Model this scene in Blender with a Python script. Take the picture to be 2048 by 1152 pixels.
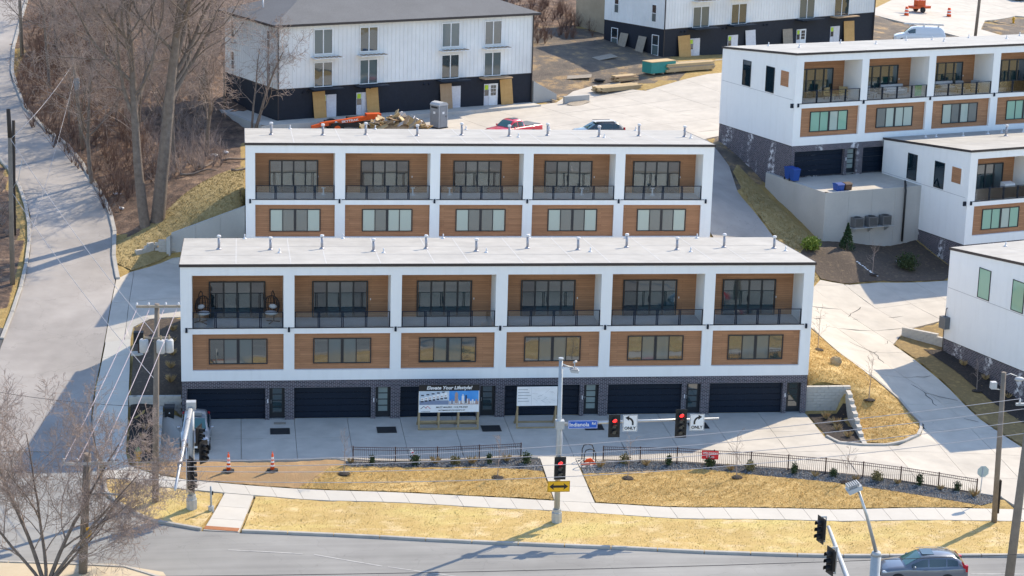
import bpy, math, random
import numpy as np
from mathutils import Vector, Matrix

for o in list(bpy.data.objects): bpy.data.objects.remove(o)
SC = bpy.context.scene
COL = SC.collection
R_ = math.radians

# ---------------------------------------------------------------- camera
CAM_POS = (3.80, -127.69, 41.48); YAW, PITCH, ROLL = .132, .250, -.028
def cam_rows(yaw, pitch, roll):
    cy, sy, cp_, sp = math.cos(yaw), math.sin(yaw), math.cos(pitch), math.sin(pitch)
    fwd = Vector((sy*cp_, cy*cp_, -sp)); right = Vector((cy, -sy, 0)); down = fwd.cross(right)
    c, s = math.cos(roll), math.sin(roll)
    return c*right + s*down, -s*right + c*down, fwd
rr, dd, ff = cam_rows(YAW, PITCH, ROLL)
cam = bpy.data.cameras.new('camera'); cam.sensor_width = 36; cam.lens = 4200/2048*36
cam.clip_start = 1; cam.clip_end = 3000
camo = bpy.data.objects.new('camera', cam); COL.objects.link(camo)
camo.matrix_world = Matrix(((rr.x, -dd.x, -ff.x, CAM_POS[0]), (rr.y, -dd.y, -ff.y, CAM_POS[1]), (rr.z, -dd.z, -ff.z, CAM_POS[2]), (0, 0, 0, 1)))
SC.camera = camo

# ---------------------------------------------------------------- sky and sun
SUN_AZ = math.atan2(.775, .632); SUN_EL = R_(40.5)
W = bpy.data.worlds.new('World'); SC.world = W; W.use_nodes = True
nt = W.node_tree; bg = nt.nodes['Background']
sky = nt.nodes.new('ShaderNodeTexSky'); sky.sky_type = 'NISHITA'; sky.sun_disc = False
sky.sun_elevation = SUN_EL; sky.sun_rotation = SUN_AZ; sky.air_density = 1.0; sky.dust_density = .4; sky.ozone_density = 2.0
nt.links.new(sky.outputs[0], bg.inputs[0]); bg.inputs[1].default_value = .15
sl = bpy.data.lights.new('sun', 'SUN'); sl.energy = 3.05; sl.angle = R_(.5); sl.color = (1, .86, .65)
so = bpy.data.objects.new('sun', sl); COL.objects.link(so)
so.rotation_euler = Vector((math.sin(SUN_AZ)*math.cos(SUN_EL), math.cos(SUN_AZ)*math.cos(SUN_EL), math.sin(SUN_EL))).to_track_quat('Z', 'Y').to_euler()
so.location = (60, 60, 80)
vs = SC.view_settings; SC.display_settings.display_device = 'sRGB'
vs.view_transform = 'Standard'; vs.look = 'None'; vs.gamma = 1; vs.exposure = 1.18; vs.use_curve_mapping = False
SC.cycles.max_bounces = 6; SC.cycles.transparent_max_bounces = 12

# ---------------------------------------------------------------- helpers
class MB:
    def __init__(s): s.v = []; s.f = []; s.m = []; s.sm = []
    def add(s, vs_, fs, mi=0, smooth=False):
        b = len(s.v); s.v += [tuple(p) for p in vs_]
        for f in fs: s.f.append(tuple(b+i for i in f)); s.m.append(mi); s.sm.append(smooth)
        return s
    def box(s, x0, x1, y0, y1, z0, z1, mi=0):
        return s.add([(x0,y0,z0),(x1,y0,z0),(x1,y1,z0),(x0,y1,z0),(x0,y0,z1),(x1,y0,z1),(x1,y1,z1),(x0,y1,z1)],
              [(3,2,1,0),(4,5,6,7),(0,1,5,4),(1,2,6,5),(2,3,7,6),(3,0,4,7)], mi)
    def ext(s, poly, a, b, ax, mi=0):
        # extrude a 2-d polygon along axis ax (0: poly=(y,z), 1: poly=(x,z), 2: poly=(x,y))
        n = len(poly)
        def P(p, t): return (t, p[0], p[1]) if ax == 0 else ((p[0], t, p[1]) if ax == 1 else (p[0], p[1], t))
        return s.add([P(p, a) for p in poly]+[P(p, b) for p in poly],
              [tuple(range(n))[::-1], tuple(range(n, 2*n))]+[(i, (i+1) % n, n+(i+1) % n, n+i) for i in range(n)], mi)
    def tube(s, pts, rs, n=8, cap=True, mi=0, smooth=True):
        pts = [Vector(p) for p in pts]
        if not hasattr(rs, '__len__'): rs = [rs]*len(pts)
        vs_ = []; up = None
        for i, p in enumerate(pts):
            t = (pts[min(i+1, len(pts)-1)]-pts[max(i-1, 0)]).normalized()
            if up is None: up = t.orthogonal().normalized()
            u = (up - t*up.dot(t)); u = u.normalized() if u.length > 1e-6 else t.orthogonal().normalized(); up = u
            w = t.cross(u)
            for k in range(n):
                a = 2*math.pi*(k+.5)/n; vs_.append(p+(u*math.cos(a)+w*math.sin(a))*rs[i])
        fs = [(i*n+k, i*n+(k+1) % n, (i+1)*n+(k+1) % n, (i+1)*n+k) for i in range(len(pts)-1) for k in range(n)]
        s.add(vs_, fs, mi, smooth)
        if cap: 
            b = len(s.v)-len(vs_)
            s.f += [tuple(b+k for k in range(n))[::-1], tuple(b+(len(pts)-1)*n+k for k in range(n))]; s.m += [mi, mi]; s.sm += [False, False]
        return s
    def quad(s, a, b, c, d, mi=0): return s.add([a, b, c, d], [(0, 1, 2, 3)], mi)
    def ball(s, c, r, n=10, m=6, mi=0):
        rx, ry, rz = r if hasattr(r, '__len__') else (r, r, r)
        vs_ = [(c[0]+rx*math.sin(math.pi*j/m)*math.cos(2*math.pi*i/n), c[1]+ry*math.sin(math.pi*j/m)*math.sin(2*math.pi*i/n), c[2]+rz*math.cos(math.pi*j/m)) for j in range(m+1) for i in range(n)]
        return s.add(vs_, [(j*n+i, (j+1)*n+i, (j+1)*n+(i+1) % n, j*n+(i+1) % n) for j in range(m) for i in range(n)], mi, True)
    def build(s, name, mat, parent=None, loc=None, rz=0, rx=0, ry=0):
        me = bpy.data.meshes.new(name); me.from_pydata(s.v, [], s.f)
        for m_ in (mat if isinstance(mat, (list, tuple)) else [mat]): me.materials.append(M[m_] if isinstance(m_, str) else m_)
        if any(s.m): me.polygons.foreach_set('material_index', s.m)
        me.polygons.foreach_set('use_smooth', s.sm); me.update()
        return link(name, me, parent, loc, rz, rx, ry)
def link(name, me, parent=None, loc=None, rz=0, rx=0, ry=0):
    o = bpy.data.objects.new(name, me); COL.objects.link(o); o.parent = parent
    if loc is not None: o.location = loc
    o.rotation_euler = (rx, ry, rz)
    return o
def tag(o, label=None, cat=None, group=None, kind=None):
    if label: o['label'] = label
    if cat: o['category'] = cat
    if group: o['group'] = group
    if kind: o['kind'] = kind
    return o
def thing(name, label, cat, loc=(0, 0, 0), rz=0, group=None):
    o = bpy.data.objects.new(name, None); COL.objects.link(o); o.empty_display_size = .3
    o.location = loc; o.rotation_euler = (0, 0, rz)
    return tag(o, label, cat, group)
def copy_tree(o, parent=None, loc=None, rz=None, label=None):
    c = o.copy(); COL.objects.link(c); c.parent = parent
    if loc is not None: c.location = loc
    if rz is not None: c.rotation_euler = (0, 0, rz)
    if label: c['label'] = label
    for ch in list(o.children): copy_tree(ch, c)
    return c
def text(body, size, loc, mat, parent, rz=0, align='CENTER', name='lettering', ext=.004, shear=0, sx=1, bold=0):
    cu = bpy.data.curves.new(name, 'FONT'); cu.body = body; cu.size = size; cu.extrude = ext; cu.shear = shear; cu.offset = bold
    cu.align_x = align; cu.align_y = 'CENTER'; cu.materials.append(M[mat]); cu.resolution_u = 3
    tmp = bpy.data.objects.new(name, cu); COL.objects.link(tmp); me = bpy.data.meshes.new_from_object(tmp); bpy.data.objects.remove(tmp)
    if not me.materials: me.materials.append(M[mat])
    o = bpy.data.objects.new(name, me); COL.objects.link(o); o.parent = parent; o.location = loc
    o.rotation_euler = (R_(90), 0, rz); o.scale = (sx, 1, 1)
    return o
def arc(n): return range(n)
ORD = ['first', 'second', 'third', 'fourth', 'fifth', 'sixth', 'seventh', 'eighth', 'ninth', 'tenth', 'eleventh', 'twelfth', 'thirteenth', 'fourteenth']

# ---------------------------------------------------------------- materials
M = {}
class NT:
    def __init__(s, name):
        s.m = bpy.data.materials.new(name); s.m.use_nodes = True; s.t = s.m.node_tree; s.n = s.t.nodes; M[name] = s.m
        s.p = s.n['Principled BSDF']
    def new(s, typ, **kw):
        n = s.n.new(typ)
        for k, v in kw.items(): setattr(n, k, v)
        return n
    def l(s, a, b): s.t.links.new(a, b)
    def pos(s, world=False):
        if world: return s.new('ShaderNodeNewGeometry').outputs['Position']
        return s.new('ShaderNodeTexCoord').outputs['Object']
    def noise(s, vec, scale, detail=5, rough=.6, dist=0):
        n = s.new('ShaderNodeTexNoise'); n.inputs['Scale'].default_value = scale; n.inputs['Detail'].default_value = detail
        n.inputs['Roughness'].default_value = rough; n.inputs['Distortion'].default_value = dist; s.l(vec, n.inputs['Vector']); return n.outputs['Fac']
    def ramp(s, fac, stops):
        r = s.new('ShaderNodeValToRGB'); e = r.color_ramp.elements
        while len(e) < len(stops): e.new(.5)
        for i, (p, c) in enumerate(stops): e[i].position = p; e[i].color = (*c, 1)
        s.l(fac, r.inputs[0]); return r.outputs[0]
    def mix(s, fac, a, b, typ='MIX'):
        n = s.new('ShaderNodeMix', data_type='RGBA', blend_type=typ)
        for sock, v in ((n.inputs[0], fac), (n.inputs[6], a), (n.inputs[7], b)):
            if isinstance(v, (int, float)): sock.default_value = v
            elif isinstance(v, tuple): sock.default_value = (*v, 1)
            else: s.l(v, sock)
        return n.outputs[2]
    def math(s, op, a, b=0):
        n = s.new('ShaderNodeMath', operation=op)
        for sock, v in ((n.inputs[0], a), (n.inputs[1], b)):
            if isinstance(v, (int, float)): sock.default_value = v
            else: s.l(v, sock)
        return n.outputs[0]
    def scale(s, vec, sc):
        n = s.new('ShaderNodeMapping'); n.inputs['Scale'].default_value = sc; s.l(vec, n.inputs[0]); return n.outputs[0]
    def bump(s, h, strength=.3, dist=.02):
        b = s.new('ShaderNodeBump'); b.inputs['Strength'].default_value = strength; b.inputs['Distance'].default_value = dist
        s.l(h, b.inputs['Height']); s.l(b.outputs[0], s.p.inputs['Normal'])
    def setp(s, col=None, rough=.8, metal=0, ior=1.45):
        if col is not None:
            if isinstance(col, tuple): s.p.inputs['Base Color'].default_value = (*col, 1)
            else: s.l(col, s.p.inputs['Base Color'])
        s.p.inputs['Roughness'].default_value = rough; s.p.inputs['Metallic'].default_value = metal; s.p.inputs['IOR'].default_value = ior
        return s
def mk(name, a, b=None, scale=3., rough=.8, metal=0, bump=0, bs=40., bd=.02, world=False, ior=1.45, big=.25, bigscale=.15, c=None, crack=0, streak=False):
    """two-tone noise colour with a broad light/dark drift and fine relief"""
    t = NT(name); v = t.pos(world)
    if b is None: b = tuple(x*.85 for x in a)
    n = t.noise(v, scale)
    st = [(.3, a), (.7, b)] if c is None else [(.28, a), (.5, b), (.72, c)]
    col = t.ramp(n, st)
    if big:
        g = t.ramp(t.noise(v, bigscale, 3), [(.3, (1-big,)*3), (.7, (1.0,)*3)]); col = t.mix(1., col, g, 'MULTIPLY')
    if streak: col = t.mix(1., col, t.ramp(t.noise(t.scale(v, (.03, .9, 1)), 1.0, 3), [(.35, (.86,)*3), (.6, (1.04,)*3)]), 'MULTIPLY')
    if crack:
        vo = t.new('ShaderNodeTexVoronoi', feature='DISTANCE_TO_EDGE'); vo.inputs['Scale'].default_value = .22
        ds = t.new('ShaderNodeVectorMath', operation='ADD'); nv = t.new('ShaderNodeTexNoise'); nv.inputs['Scale'].default_value = .7; nv.inputs['Detail'].default_value = 4; t.l(v, nv.inputs['Vector'])
        sc_ = t.new('ShaderNodeVectorMath', operation='SCALE'); sc_.inputs['Scale'].default_value = 2.2; t.l(nv.outputs['Color'], sc_.inputs[0]); t.l(v, ds.inputs[0]); t.l(sc_.outputs[0], ds.inputs[1]); t.l(ds.outputs[0], vo.inputs['Vector'])
        col = t.mix(1., col, t.ramp(vo.outputs['Distance'], [(.002, (crack,)*3), (.006, (1,)*3)]), 'MULTIPLY')
    t.setp(col, rough, metal, ior)
    if bump: t.bump(t.noise(v, bs, 3), bump, bd)
    return t
t = mk('stucco', (.80, .80, .79), (.77, .77, .765), 1.2, .85, bump=.15, bs=60, bd=.01, big=.05)
old = t.p.inputs['Base Color'].links[0].from_socket
t.l(t.mix(1., old, t.ramp(t.noise(t.scale(t.pos(), (2.2, 2.2, .22)), 1.0, 4), [(.28, (.955, .952, .945)), (.5, (1.,)*3)]), 'MULTIPLY'), t.p.inputs['Base Color'])
mk('roof_white', (.43, .415, .385), (.36, .345, .32), .9, .75, big=.16, bigscale=.35)
mk('fascia', (.045, .035, .035), None, 3, .5)
mk('black_metal', (.007, .016, .034), None, 3, .5, ior=1.3)
mk('frame_dark', (.015, .021, .03), None, 3, .4)
mk('concrete', (.53, .485, .42), (.45, .41, .355), .9, .85, bump=.15, bs=30, world=True, big=.16, bigscale=.25)
mk('concrete_walk', (.55, .515, .455), (.50, .465, .41), 1.2, .85, bump=.15, bs=30, world=True, big=.1, bigscale=.3)
mk('concrete_wall', (.50, .49, .46), (.40, .39, .37), .8, .85, bump=.2, bs=18, big=.2, bigscale=.4)
mk('asphalt_side', (.40, .365, .335), (.335, .305, .28), .6, .9, bump=.3, bs=50, world=True, big=.3, bigscale=.16, crack=.84)
mk('asphalt_main', (.30, .295, .28), (.26, .255, .245), .35, .9, bump=.3, bs=50, world=True, big=.24, bigscale=.14, crack=.86, streak=True)
mk('asphalt_patch', (.11, .11, .11), (.08, .08, .082), .6, .9, bump=.3, bs=50, world=True)
mk('kerb', (.46, .43, .39), (.36, .34, .31), 1.5, .85, world=True)
mk('lawn_berm', (.56, .375, .14), (.43, .275, .09), 2.2, .95, bump=.9, bs=14, bd=.08, world=True, big=.25, bigscale=.5, c=(.64, .45, .19))
mk('lawn_verge', (.57, .405, .17), (.49, .345, .125), .8, .95, bump=.7, bs=16, bd=.05, world=True, big=.15, bigscale=.3, c=(.68, .52, .28))
def patchy(name, cols):
    # broad patches of other ground colour (greener sward, bare tan spots) over an existing lawn material
    m_ = M[name]; t = NT.__new__(NT); t.m = m_; t.t = m_.node_tree; t.n = t.t.nodes; t.p = t.n['Principled BSDF']; old = t.p.inputs['Base Color'].links[0].from_socket; v = t.pos(True)
    for k, (sc_, lo, hi, c) in enumerate(cols):
        f = t.ramp(t.noise(t.scale(v, (sc_, sc_*2.4, 1)), 1., 5, .65), [(lo, (0,)*3), (hi, (1,)*3)]); old = t.mix(f, old, c)
    t.l(old, t.p.inputs['Base Color'])
mk('lawn_green', (.46, .345, .16), (.35, .265, .115), 1.4, .95, bump=.8, bs=14, bd=.06, world=True, c=(.53, .40, .20))
mk('soil', (.46, .30, .145), (.35, .22, .11), 1.6, .95, bump=.8, bs=10, bd=.06, world=True, c=(.36, .25, .13))
mk('mulch', (.055, .043, .036), (.03, .024, .022), 6, .95, bump=1, bs=22, bd=.06, world=True, c=(.095, .07, .055))
mk('gravel', (.10, .10, .105), (.05, .05, .056), 9, .9, bump=1, bs=26, bd=.05, world=True, c=(.23, .225, .22))
mk('stone', (.30, .29, .28), (.12, .12, .125), 1.5, .9, world=True)
mk('soil_bed', (.13, .095, .07), (.085, .064, .05), 3, .95, bump=.9, bs=14, bd=.06, world=True, c=(.17, .125, .085))
mk('block', (.50, .47, .42), (.42, .39, .35), 3, .9, bump=.4, bs=25, big=.1)
mk('steel', (.55, .56, .57), (.46, .47, .48), 4, .45, metal=.6)
mk('galv', (.50, .52, .53), (.42, .44, .455), 5, .5, metal=.35)
mk('balcony_deck', (.60, .60, .60), (.54, .54, .54), 2, .8)
mk('roof_seam', (.47, .465, .455), None, 2, .7, big=0)
mk('tar', (.05, .05, .052), None, 2, .8, big=0)
mk('shrub_brown', (.20, .165, .07), (.12, .105, .04), 3, .8, big=0)
mk('pale_dust', (.56, .47, .34), (.48, .40, .28), 1.2, .95, world=True, big=.2, bigscale=.3)
mk('worn_paint', (.52, .51, .49), (.36, .35, .34), 3, .85, world=True, big=.3, bigscale=.6)
mk('lawn_dull', (.34, .235, .095), (.24, .165, .07), 1.8, .95, bump=.8, bs=14, bd=.06, world=True, c=(.44, .30, .12))
mk('pvc', (.78, .76, .76), None, 4, .5)
mk('vent_metal', (.42, .41, .44), (.34, .33, .36), 6, .5, metal=.4)
mk('timber', (.42, .32, .185), (.34, .25, .14), 2, .8, bump=.2, bs=30)
mk('lumber', (.58, .43, .24), (.50, .355, .18), 2.5, .75)
mk('plywood', (.56, .335, .125), (.47, .27, .09), 3, .75, big=.15, bigscale=.8)
mk('board_grey', (.38, .32, .25), (.28, .235, .18), 4, .8)
mk('pole_wood', (.27, .22, .175), (.195, .16, .13), 2.5, .9, bump=.4, bs=20)
mk('pole_dark', (.045, .035, .03), None, 3, .9)
mk('bark', (.235, .185, .15), (.14, .108, .088), 3, .95, bump=.8, bs=9, bd=.05, big=.15, bigscale=.4)
mk('twig', (.38, .30, .26), (.23, .175, .15), 1.2, .9, big=0)
mk('brush', (.24, .14, .10), (.125, .072, .054), .35, .95, big=.3, bigscale=.2, world=True)
mk('dry_grass', (.78, .55, .22), (.66, .44, .15), 1.5, .95, world=True, big=.2, bigscale=.5, c=(.84, .63, .31))
mk('verge_grass', (.74, .55, .25), (.66, .49, .19), 1.2, .95, world=True, big=.2, bigscale=.5, c=(.80, .62, .32))
for n_ in ('lawn_verge', 'verge_grass'): patchy(n_, [(.16, .50, .68, (.55, .44, .165)), (.45, .58, .70, (.64, .49, .28)), (1.1, .66, .73, (.36, .25, .13))])
for n_ in ('lawn_berm', 'dry_grass'): patchy(n_, [(.25, .55, .7, (.70, .50, .22)), (.9, .66, .74, (.36, .22, .09))])
mk('straw', (.50, .36, .18), (.40, .27, .12), 2, .95)
mk('leaf_litter', (.16, .105, .075), (.09, .06, .045), .7, .95, bump=1, bs=6, bd=.12, world=True, big=.25, bigscale=.2, c=(.27, .19, .125))
mk('dirt', (.22, .165, .12), (.135, .105, .08), .5, .95, bump=.8, bs=5, bd=.1, world=True, big=.3, bigscale=.15, c=(.30, .22, .14))
mk('shingle', (.155, .158, .165), (.11, .112, .118), 12, .9, bump=.4, bs=30, big=.15, bigscale=.4)
mk('evergreen', (.028, .07, .02), (.015, .042, .014), 3, .8, big=.2, bigscale=1)
mk('shrub_leaf', (.05, .075, .022), (.03, .05, .016), 3, .8, big=0, c=(.085, .10, .03))
mk('shrub_yellow', (.20, .26, .03), (.09, .15, .02), 3, .8, big=0)
mk('tyre', (.02, .02, .02), None, 5, .85)
mk('rim', (.45, .46, .47), None, 5, .3, metal=.8)
mk('rubber', (.03, .03, .032), None, 5, .8)
mk('white_paint', (.78, .78, .77), (.74, .74, .73), 2, .5)
mk('yellow_sign', (.80, .43, .012), None, 2, .45, big=0)
mk('sign_white', (.80, .80, .80), None, 2, .45, big=0)
mk('sign_black', (.012, .012, .014), None, 2, .5, big=0)
mk('sign_blue', (.012, .10, .48), None, 2, .45, big=0)
mk('banner_red', (.62, .02, .03), None, 2, .6, big=0)
mk('orange_plastic', (.80, .10, .015), None, 2, .5, big=0)
mk('tele_orange', (.70, .10, .015), (.62, .085, .012), 2, .45)
mk('bin_blue', (.015, .075, .33), None, 3, .5)
mk('bin_black', (.02, .022, .025), None, 3, .55)
mk('bin_brown', (.10, .055, .035), None, 3, .55)
mk('hydrant_yellow', (.80, .42, .03), None, 4, .5)
mk('green_cap', (.02, .28, .09), None, 4, .5)
mk('porta', (.30, .315, .335), None, 3, .55)
mk('porta_roof', (.55, .56, .57), None, 3, .6)
mk('teal_wrap', (.02, .28, .25), (.015, .22, .20), 5, .5)
mk('ac', (.16, .165, .17), None, 5, .6)
mk('cushion', (.62, .60, .60), None, 5, .9)
mk('wicker', (.05, .035, .032), None, 8, .8)
mk('fabric_grey', (.30, .30, .31), None, 5, .9)
mk('fabric_green', (.10, .45, .20), None, 5, .9)
mk('tan_siding', (.45, .36, .25), (.40, .32, .22), 2, .8)
mk('tactile', (.42, .17, .07), (.34, .13, .055), 6, .85)
mk('cardboard', (.48, .33, .20), (.40, .26, .15), 2.5, .85)
mk('dumpster_yellow', (.75, .48, .03), None, 3, .5)
mk('trim_white', (.78, .78, .78), None, 2, .5, big=0)
mk('plastic_sheet', (.72, .72, .74), (.6, .58, .62), 5, .4)
mk('snow', (.82, .84, .86), None, 3, .6)
mk('rock', (.42, .33, .20), (.30, .23, .14), 3, .9, bump=.6, bs=8)
mk('sign_back', (.46, .58, .62), None, 2, .4, metal=.3)
mk('lamp_glow', (.9, .6, .2), None, 2, .5)
def paint(name, c, metal=.0, rough=.28):
    t = NT(name); t.setp(c, rough, metal); t.p.inputs['Coat Weight'].default_value = .8; t.p.inputs['Coat Roughness'].default_value = .05
paint('paint_grey', (.16, .175, .205), .5); paint('paint_silver', (.33, .34, .36), .5); paint('paint_red', (.55, .02, .04)); paint('paint_white', (.72, .72, .72))
paint('paint_dark', (.07, .075, .08), .3); paint('paint_blue', (.03, .08, .35), .2)
def glass(name, c, rough=.03, ior=1.9, wav=.05):
    t = NT(name); t.setp(c, rough, 0, ior); v = t.pos(); t.bump(t.noise(v, .9, 1), wav, .05)
glass('glass_dark', (.005, .016, .024), ior=2.2, wav=.10); glass('glass_mid', (.010, .034, .042), ior=2.4, wav=.10); glass('glass_blind', (.36, .43, .38), ior=1.7)
glass('glass_screen', (.085, .115, .118), .06, 1.9); glass('glass_green', (.22, .40, .30), ior=1.7); glass('glass_car', (.012, .03, .035), .02, 1.8, 0); glass('glass_lite', (.22, .27, .26), .1, 1.7)
glass('glass_wind', (.03, .10, .09), .02, 1.7, 0)
t = NT('glass_rail'); tr = t.new('ShaderNodeBsdfTransparent'); tr.inputs[0].default_value = (.88, .93, .95, 1)
gl = t.new('ShaderNodeBsdfGlossy'); gl.inputs['Roughness'].default_value = .03; fr = t.new('ShaderNodeFresnel'); fr.inputs[0].default_value = 1.55
mx = t.new('ShaderNodeMixShader'); t.l(fr.outputs[0], mx.inputs[0]); t.l(tr.outputs[0], mx.inputs[1]); t.l(gl.outputs[0], mx.inputs[2]); t.l(mx.outputs[0], t.n['Material Output'].inputs[0])
def emis(name, c, e):
    t = NT(name); t.setp(c, .3); t.p.inputs['Emission Color'].default_value = (*c, 1); t.p.inputs['Emission Strength'].default_value = e
emis('signal_red', (.9, .02, .02), 1.6); emis('sconce_glow', (1, .55, .15), 4)
mk('lens_off', (.12, .12, .11), None, 3, .2, big=0); mk('tail_red', (.45, .01, .02), None, 3, .2, big=0); mk('headlight', (.6, .62, .63), None, 3, .1, big=0)
# dark brick with pale mortar; amount of white bloom on the bricks differs from wall to wall
def facade_vec(t):
    s = t.new('ShaderNodeSeparateXYZ'); t.l(t.pos(), s.inputs[0]); c = t.new('ShaderNodeCombineXYZ')
    t.l(t.math('ADD', s.outputs[0], s.outputs[1]), c.inputs[0]); t.l(s.outputs[2], c.inputs[1]); return c.outputs[0], s
def brick(name, bloom):
    t = NT(name); v, sp = facade_vec(t)
    b = t.new('ShaderNodeTexBrick'); t.l(v, b.inputs['Vector'])
    for k, x in (('Scale', 1), ('Mortar Size', .007), ('Mortar Smooth', .1), ('Bias', 0), ('Brick Width', .26), ('Row Height', .09)): b.inputs[k].default_value = x
    b.inputs['Color1'].default_value = (.018, .018, .028, 1); b.inputs['Color2'].default_value = (.065, .048, .06, 1); b.inputs['Mortar'].default_value = (.40, .39, .42, 1)
    col = b.outputs['Color']
    if bloom:
        n1 = t.noise(t.scale(v, (.55, .16, 1)), 1.0, 2); n2 = t.noise(v, 3.2, 4, .7)
        m_ = t.math('MULTIPLY', t.ramp(n1, [(.56-.04*bloom, (0,)*3), (.60, (1,)*3)]), t.ramp(n2, [(.48, (0,)*3), (.56, (1,)*3)]))
        col = t.mix(m_, col, (.62, .61, .62))
    t.setp(col, .85); t.bump(b.outputs['Fac'], -.4, .01)
brick('brick_dark', 0); brick('brick_bloom', 1)
mk('brick_black', (.012, .016, .028), (.008, .011, .02), 3, .75, bump=.3, bs=12)
def wood(name, c1, c2):
    t = NT(name); v, sp = facade_vec(t); b = t.new('ShaderNodeTexBrick'); t.l(v, b.inputs['Vector']); b.offset = .37
    for k, x in (('Scale', 1), ('Mortar Size', .004), ('Mortar Smooth', 0), ('Bias', 0), ('Brick Width', 2.9), ('Row Height', .15)): b.inputs[k].default_value = x
    b.inputs['Color1'].default_value = (*c1, 1); b.inputs['Color2'].default_value = (*c2, 1); b.inputs['Mortar'].default_value = (.09, .05, .03, 1)
    g = t.ramp(t.noise(t.scale(v, (.5, 9, 1)), 3, 4), [(.3, (.78,)*3), (.7, (1.08,)*3)])
    t.setp(t.mix(1., b.outputs['Color'], g, 'MULTIPLY'), .6); t.bump(b.outputs['Fac'], -.3, .006)
wood('wood_siding', (.41, .20, .097), (.325, .155, .074))

# ---------------------------------------------------------------- lie of the land: heights interpolated through surveyed spots
CP=[]
def cp(*p):
    for q in p: CP.append(q)
# front street and verge
for x in (-40,-15,5,25,45,70,110): cp((x,-60-.16*x,-1.3),(x,-24-.16*x,-1.05),(x,-18.2-.16*x,-1.0))
for x in (-2,8,18,28,38,50,65): cp((x,-12.2-.12*x+ (0 if x<30 else .0),-.85))
# pad in front of A
for x in (0,10,20,30,40): cp((x,-7.8,0),(x,-4,0),(x,-.4,0))
cp((42.5,-4,0),(43,-1.0,0.05),(44.2,-6,0))
cp((50,-8,-.35),(47.5,-9,-.3),(56,-13,-.75),(60,-7,-.6),(44,-10.5,-.1),(38,-9.8,-.05))
# right lawn + drive up
cp((41.2,1,2.0),(41.2,6,2.9),(41.2,11.5,3.5),(44,1,1.6),(45,-4.2,.35),(47.2,-3.2,.05),(46,3,1.4),(44,7,2.2))
cp((49,0,.15),(48.5,6,.9),(48.5,12,1.5),(50,19,2.0),(46,16,2.3),(43,17,3.2),(58,22,2.1),(70,26,2.3))
cp((52.8,6,.8),(54.5,1,-.2),(56.4,-4,-.6),(52.2,11,1.2),(56,16,1.7))
# bed below retaining wall
cp((50.5,27,4.2),(55.5,32.5,3.7),(58.5,28.5,2.7),(47.5,36.5,6.5),(49.2,30.5,4.6),(54,25,2.7),(49,24,3.1))
# drive beside B
cp((41.5,22,3.9),(43,28,5.2),(43.4,35,7.0),(43,42,8.8),(46,33.5,6.2),(41.5,47,9.4))
# B court
for x in (-1,8,18,28,37): cp((x,13,3.8),(x,19.5,3.8))
cp((1.5,24.5,4.1),(-1.5,25.5,4.2))
# lot and behind B
for x in (8,18,28,38): cp((x,33,8.7),(x,44,8.8))
cp((12,53,8.9),(20,56,8.9),(28,58,9.2),(36,60,9.5),(45,62,9.7),(40,70,10.0),(9,60,9.6),(20,66,9.6),(30,72,9.8),(4,52.5,8.3),(36,52,9.3))
cp((44,46,9.6),(60,52,9.2),(75,60,9.2),(48,78,11),(56,90,11),(70,100,11),(80,104,11),(90,110,10.8),(100,125,10.6),(38,80,11.4),(33,90,12.4),(70,80,10),(90,90,10))
cp((43,104,13),(60,125,14),(90,160,14),(30,120,15),(130,160,13),(130,100,11),(110,60,9),(90,40,6),(90,20,3))
# T1 terrace underside
cp((62,34,4.5),(72,38,4.5))
# left road
RD=[(-7,-14,-.95),(-7.4,-6,-.35),(-7.8,0,.5),(-8.2,8,2.0),(-8.3,16,3.4),(-8.6,25,4.8),(-10,35,6.2),(-12.5,45,7.6),(-16.5,56,9.0),(-20,70,10.8),(-22,85,12.6),(-22,105,14.8),(-22,140,18.6),(-24,220,27)]
cp(*RD)
for x,y,z in RD[:7]: cp((x-4.5,y,z+.1))
for x,y,z in RD[7:]: cp((x-6,y,z+.3),(x+6,y,z+.2))
cp((-30,20,4.6),(-30,50,9),(-35,0,.5),(-40,90,14))
# between road and A: strip
cp((-3,-8,-.3),(-3.4,-1,.25),(-2.0,-.6,.05),(-2,1.2,1.5),(-2,6,2.5),(-2.6,11,3.3),(-4.5,6,1.8),(-4.6,12,2.9),(-4.6,0,.5),(-4.6,-6,-.35))
# hillside west of B
cp((-3.6,27,5.1),(-2.5,29,5.9),(2.5,28.5,7.2),(3,32,8.4),(-2,33,7.3),(-5,33,6.3),(-6,40,7.3),(0,40,8.4),(4,40,8.45),(-4,48,8.2),(2,48,8.2),(-9,50,8.6),(-6,60,10),(-2,66,10.3),(-12,68,11),(-12,85,13),(-4,80,12),(6,90,13),(20,90,12.8),(10,130,17),(30,200,24),(90,240,24),(-12,140,19),(160,240,22))
CPA=np.array(CP,float)
def _fit():
    X=CPA[:,:2];n=len(X)
    K=np.sqrt(((X[:,None]-X[None])**2).sum(-1)+1.0)
    P=np.c_[np.ones(n),X/100]
    A=np.zeros((n+3,n+3));A[:n,:n]=K+np.eye(n)*.05*0;A[:n,n:]=P;A[n:,:n]=P.T
    return np.linalg.solve(A,np.r_[CPA[:,2],0,0,0])
WW=_fit()
PADS=[(40.3,42.5,-5.6,.45,0.,.3),(.2,40.2,-7.2,.6,0.,.7),(1,40.6,12.2,20.4,3.8,1.0),(4.2,37.9,20.4,31,3.8,.4)]
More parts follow.
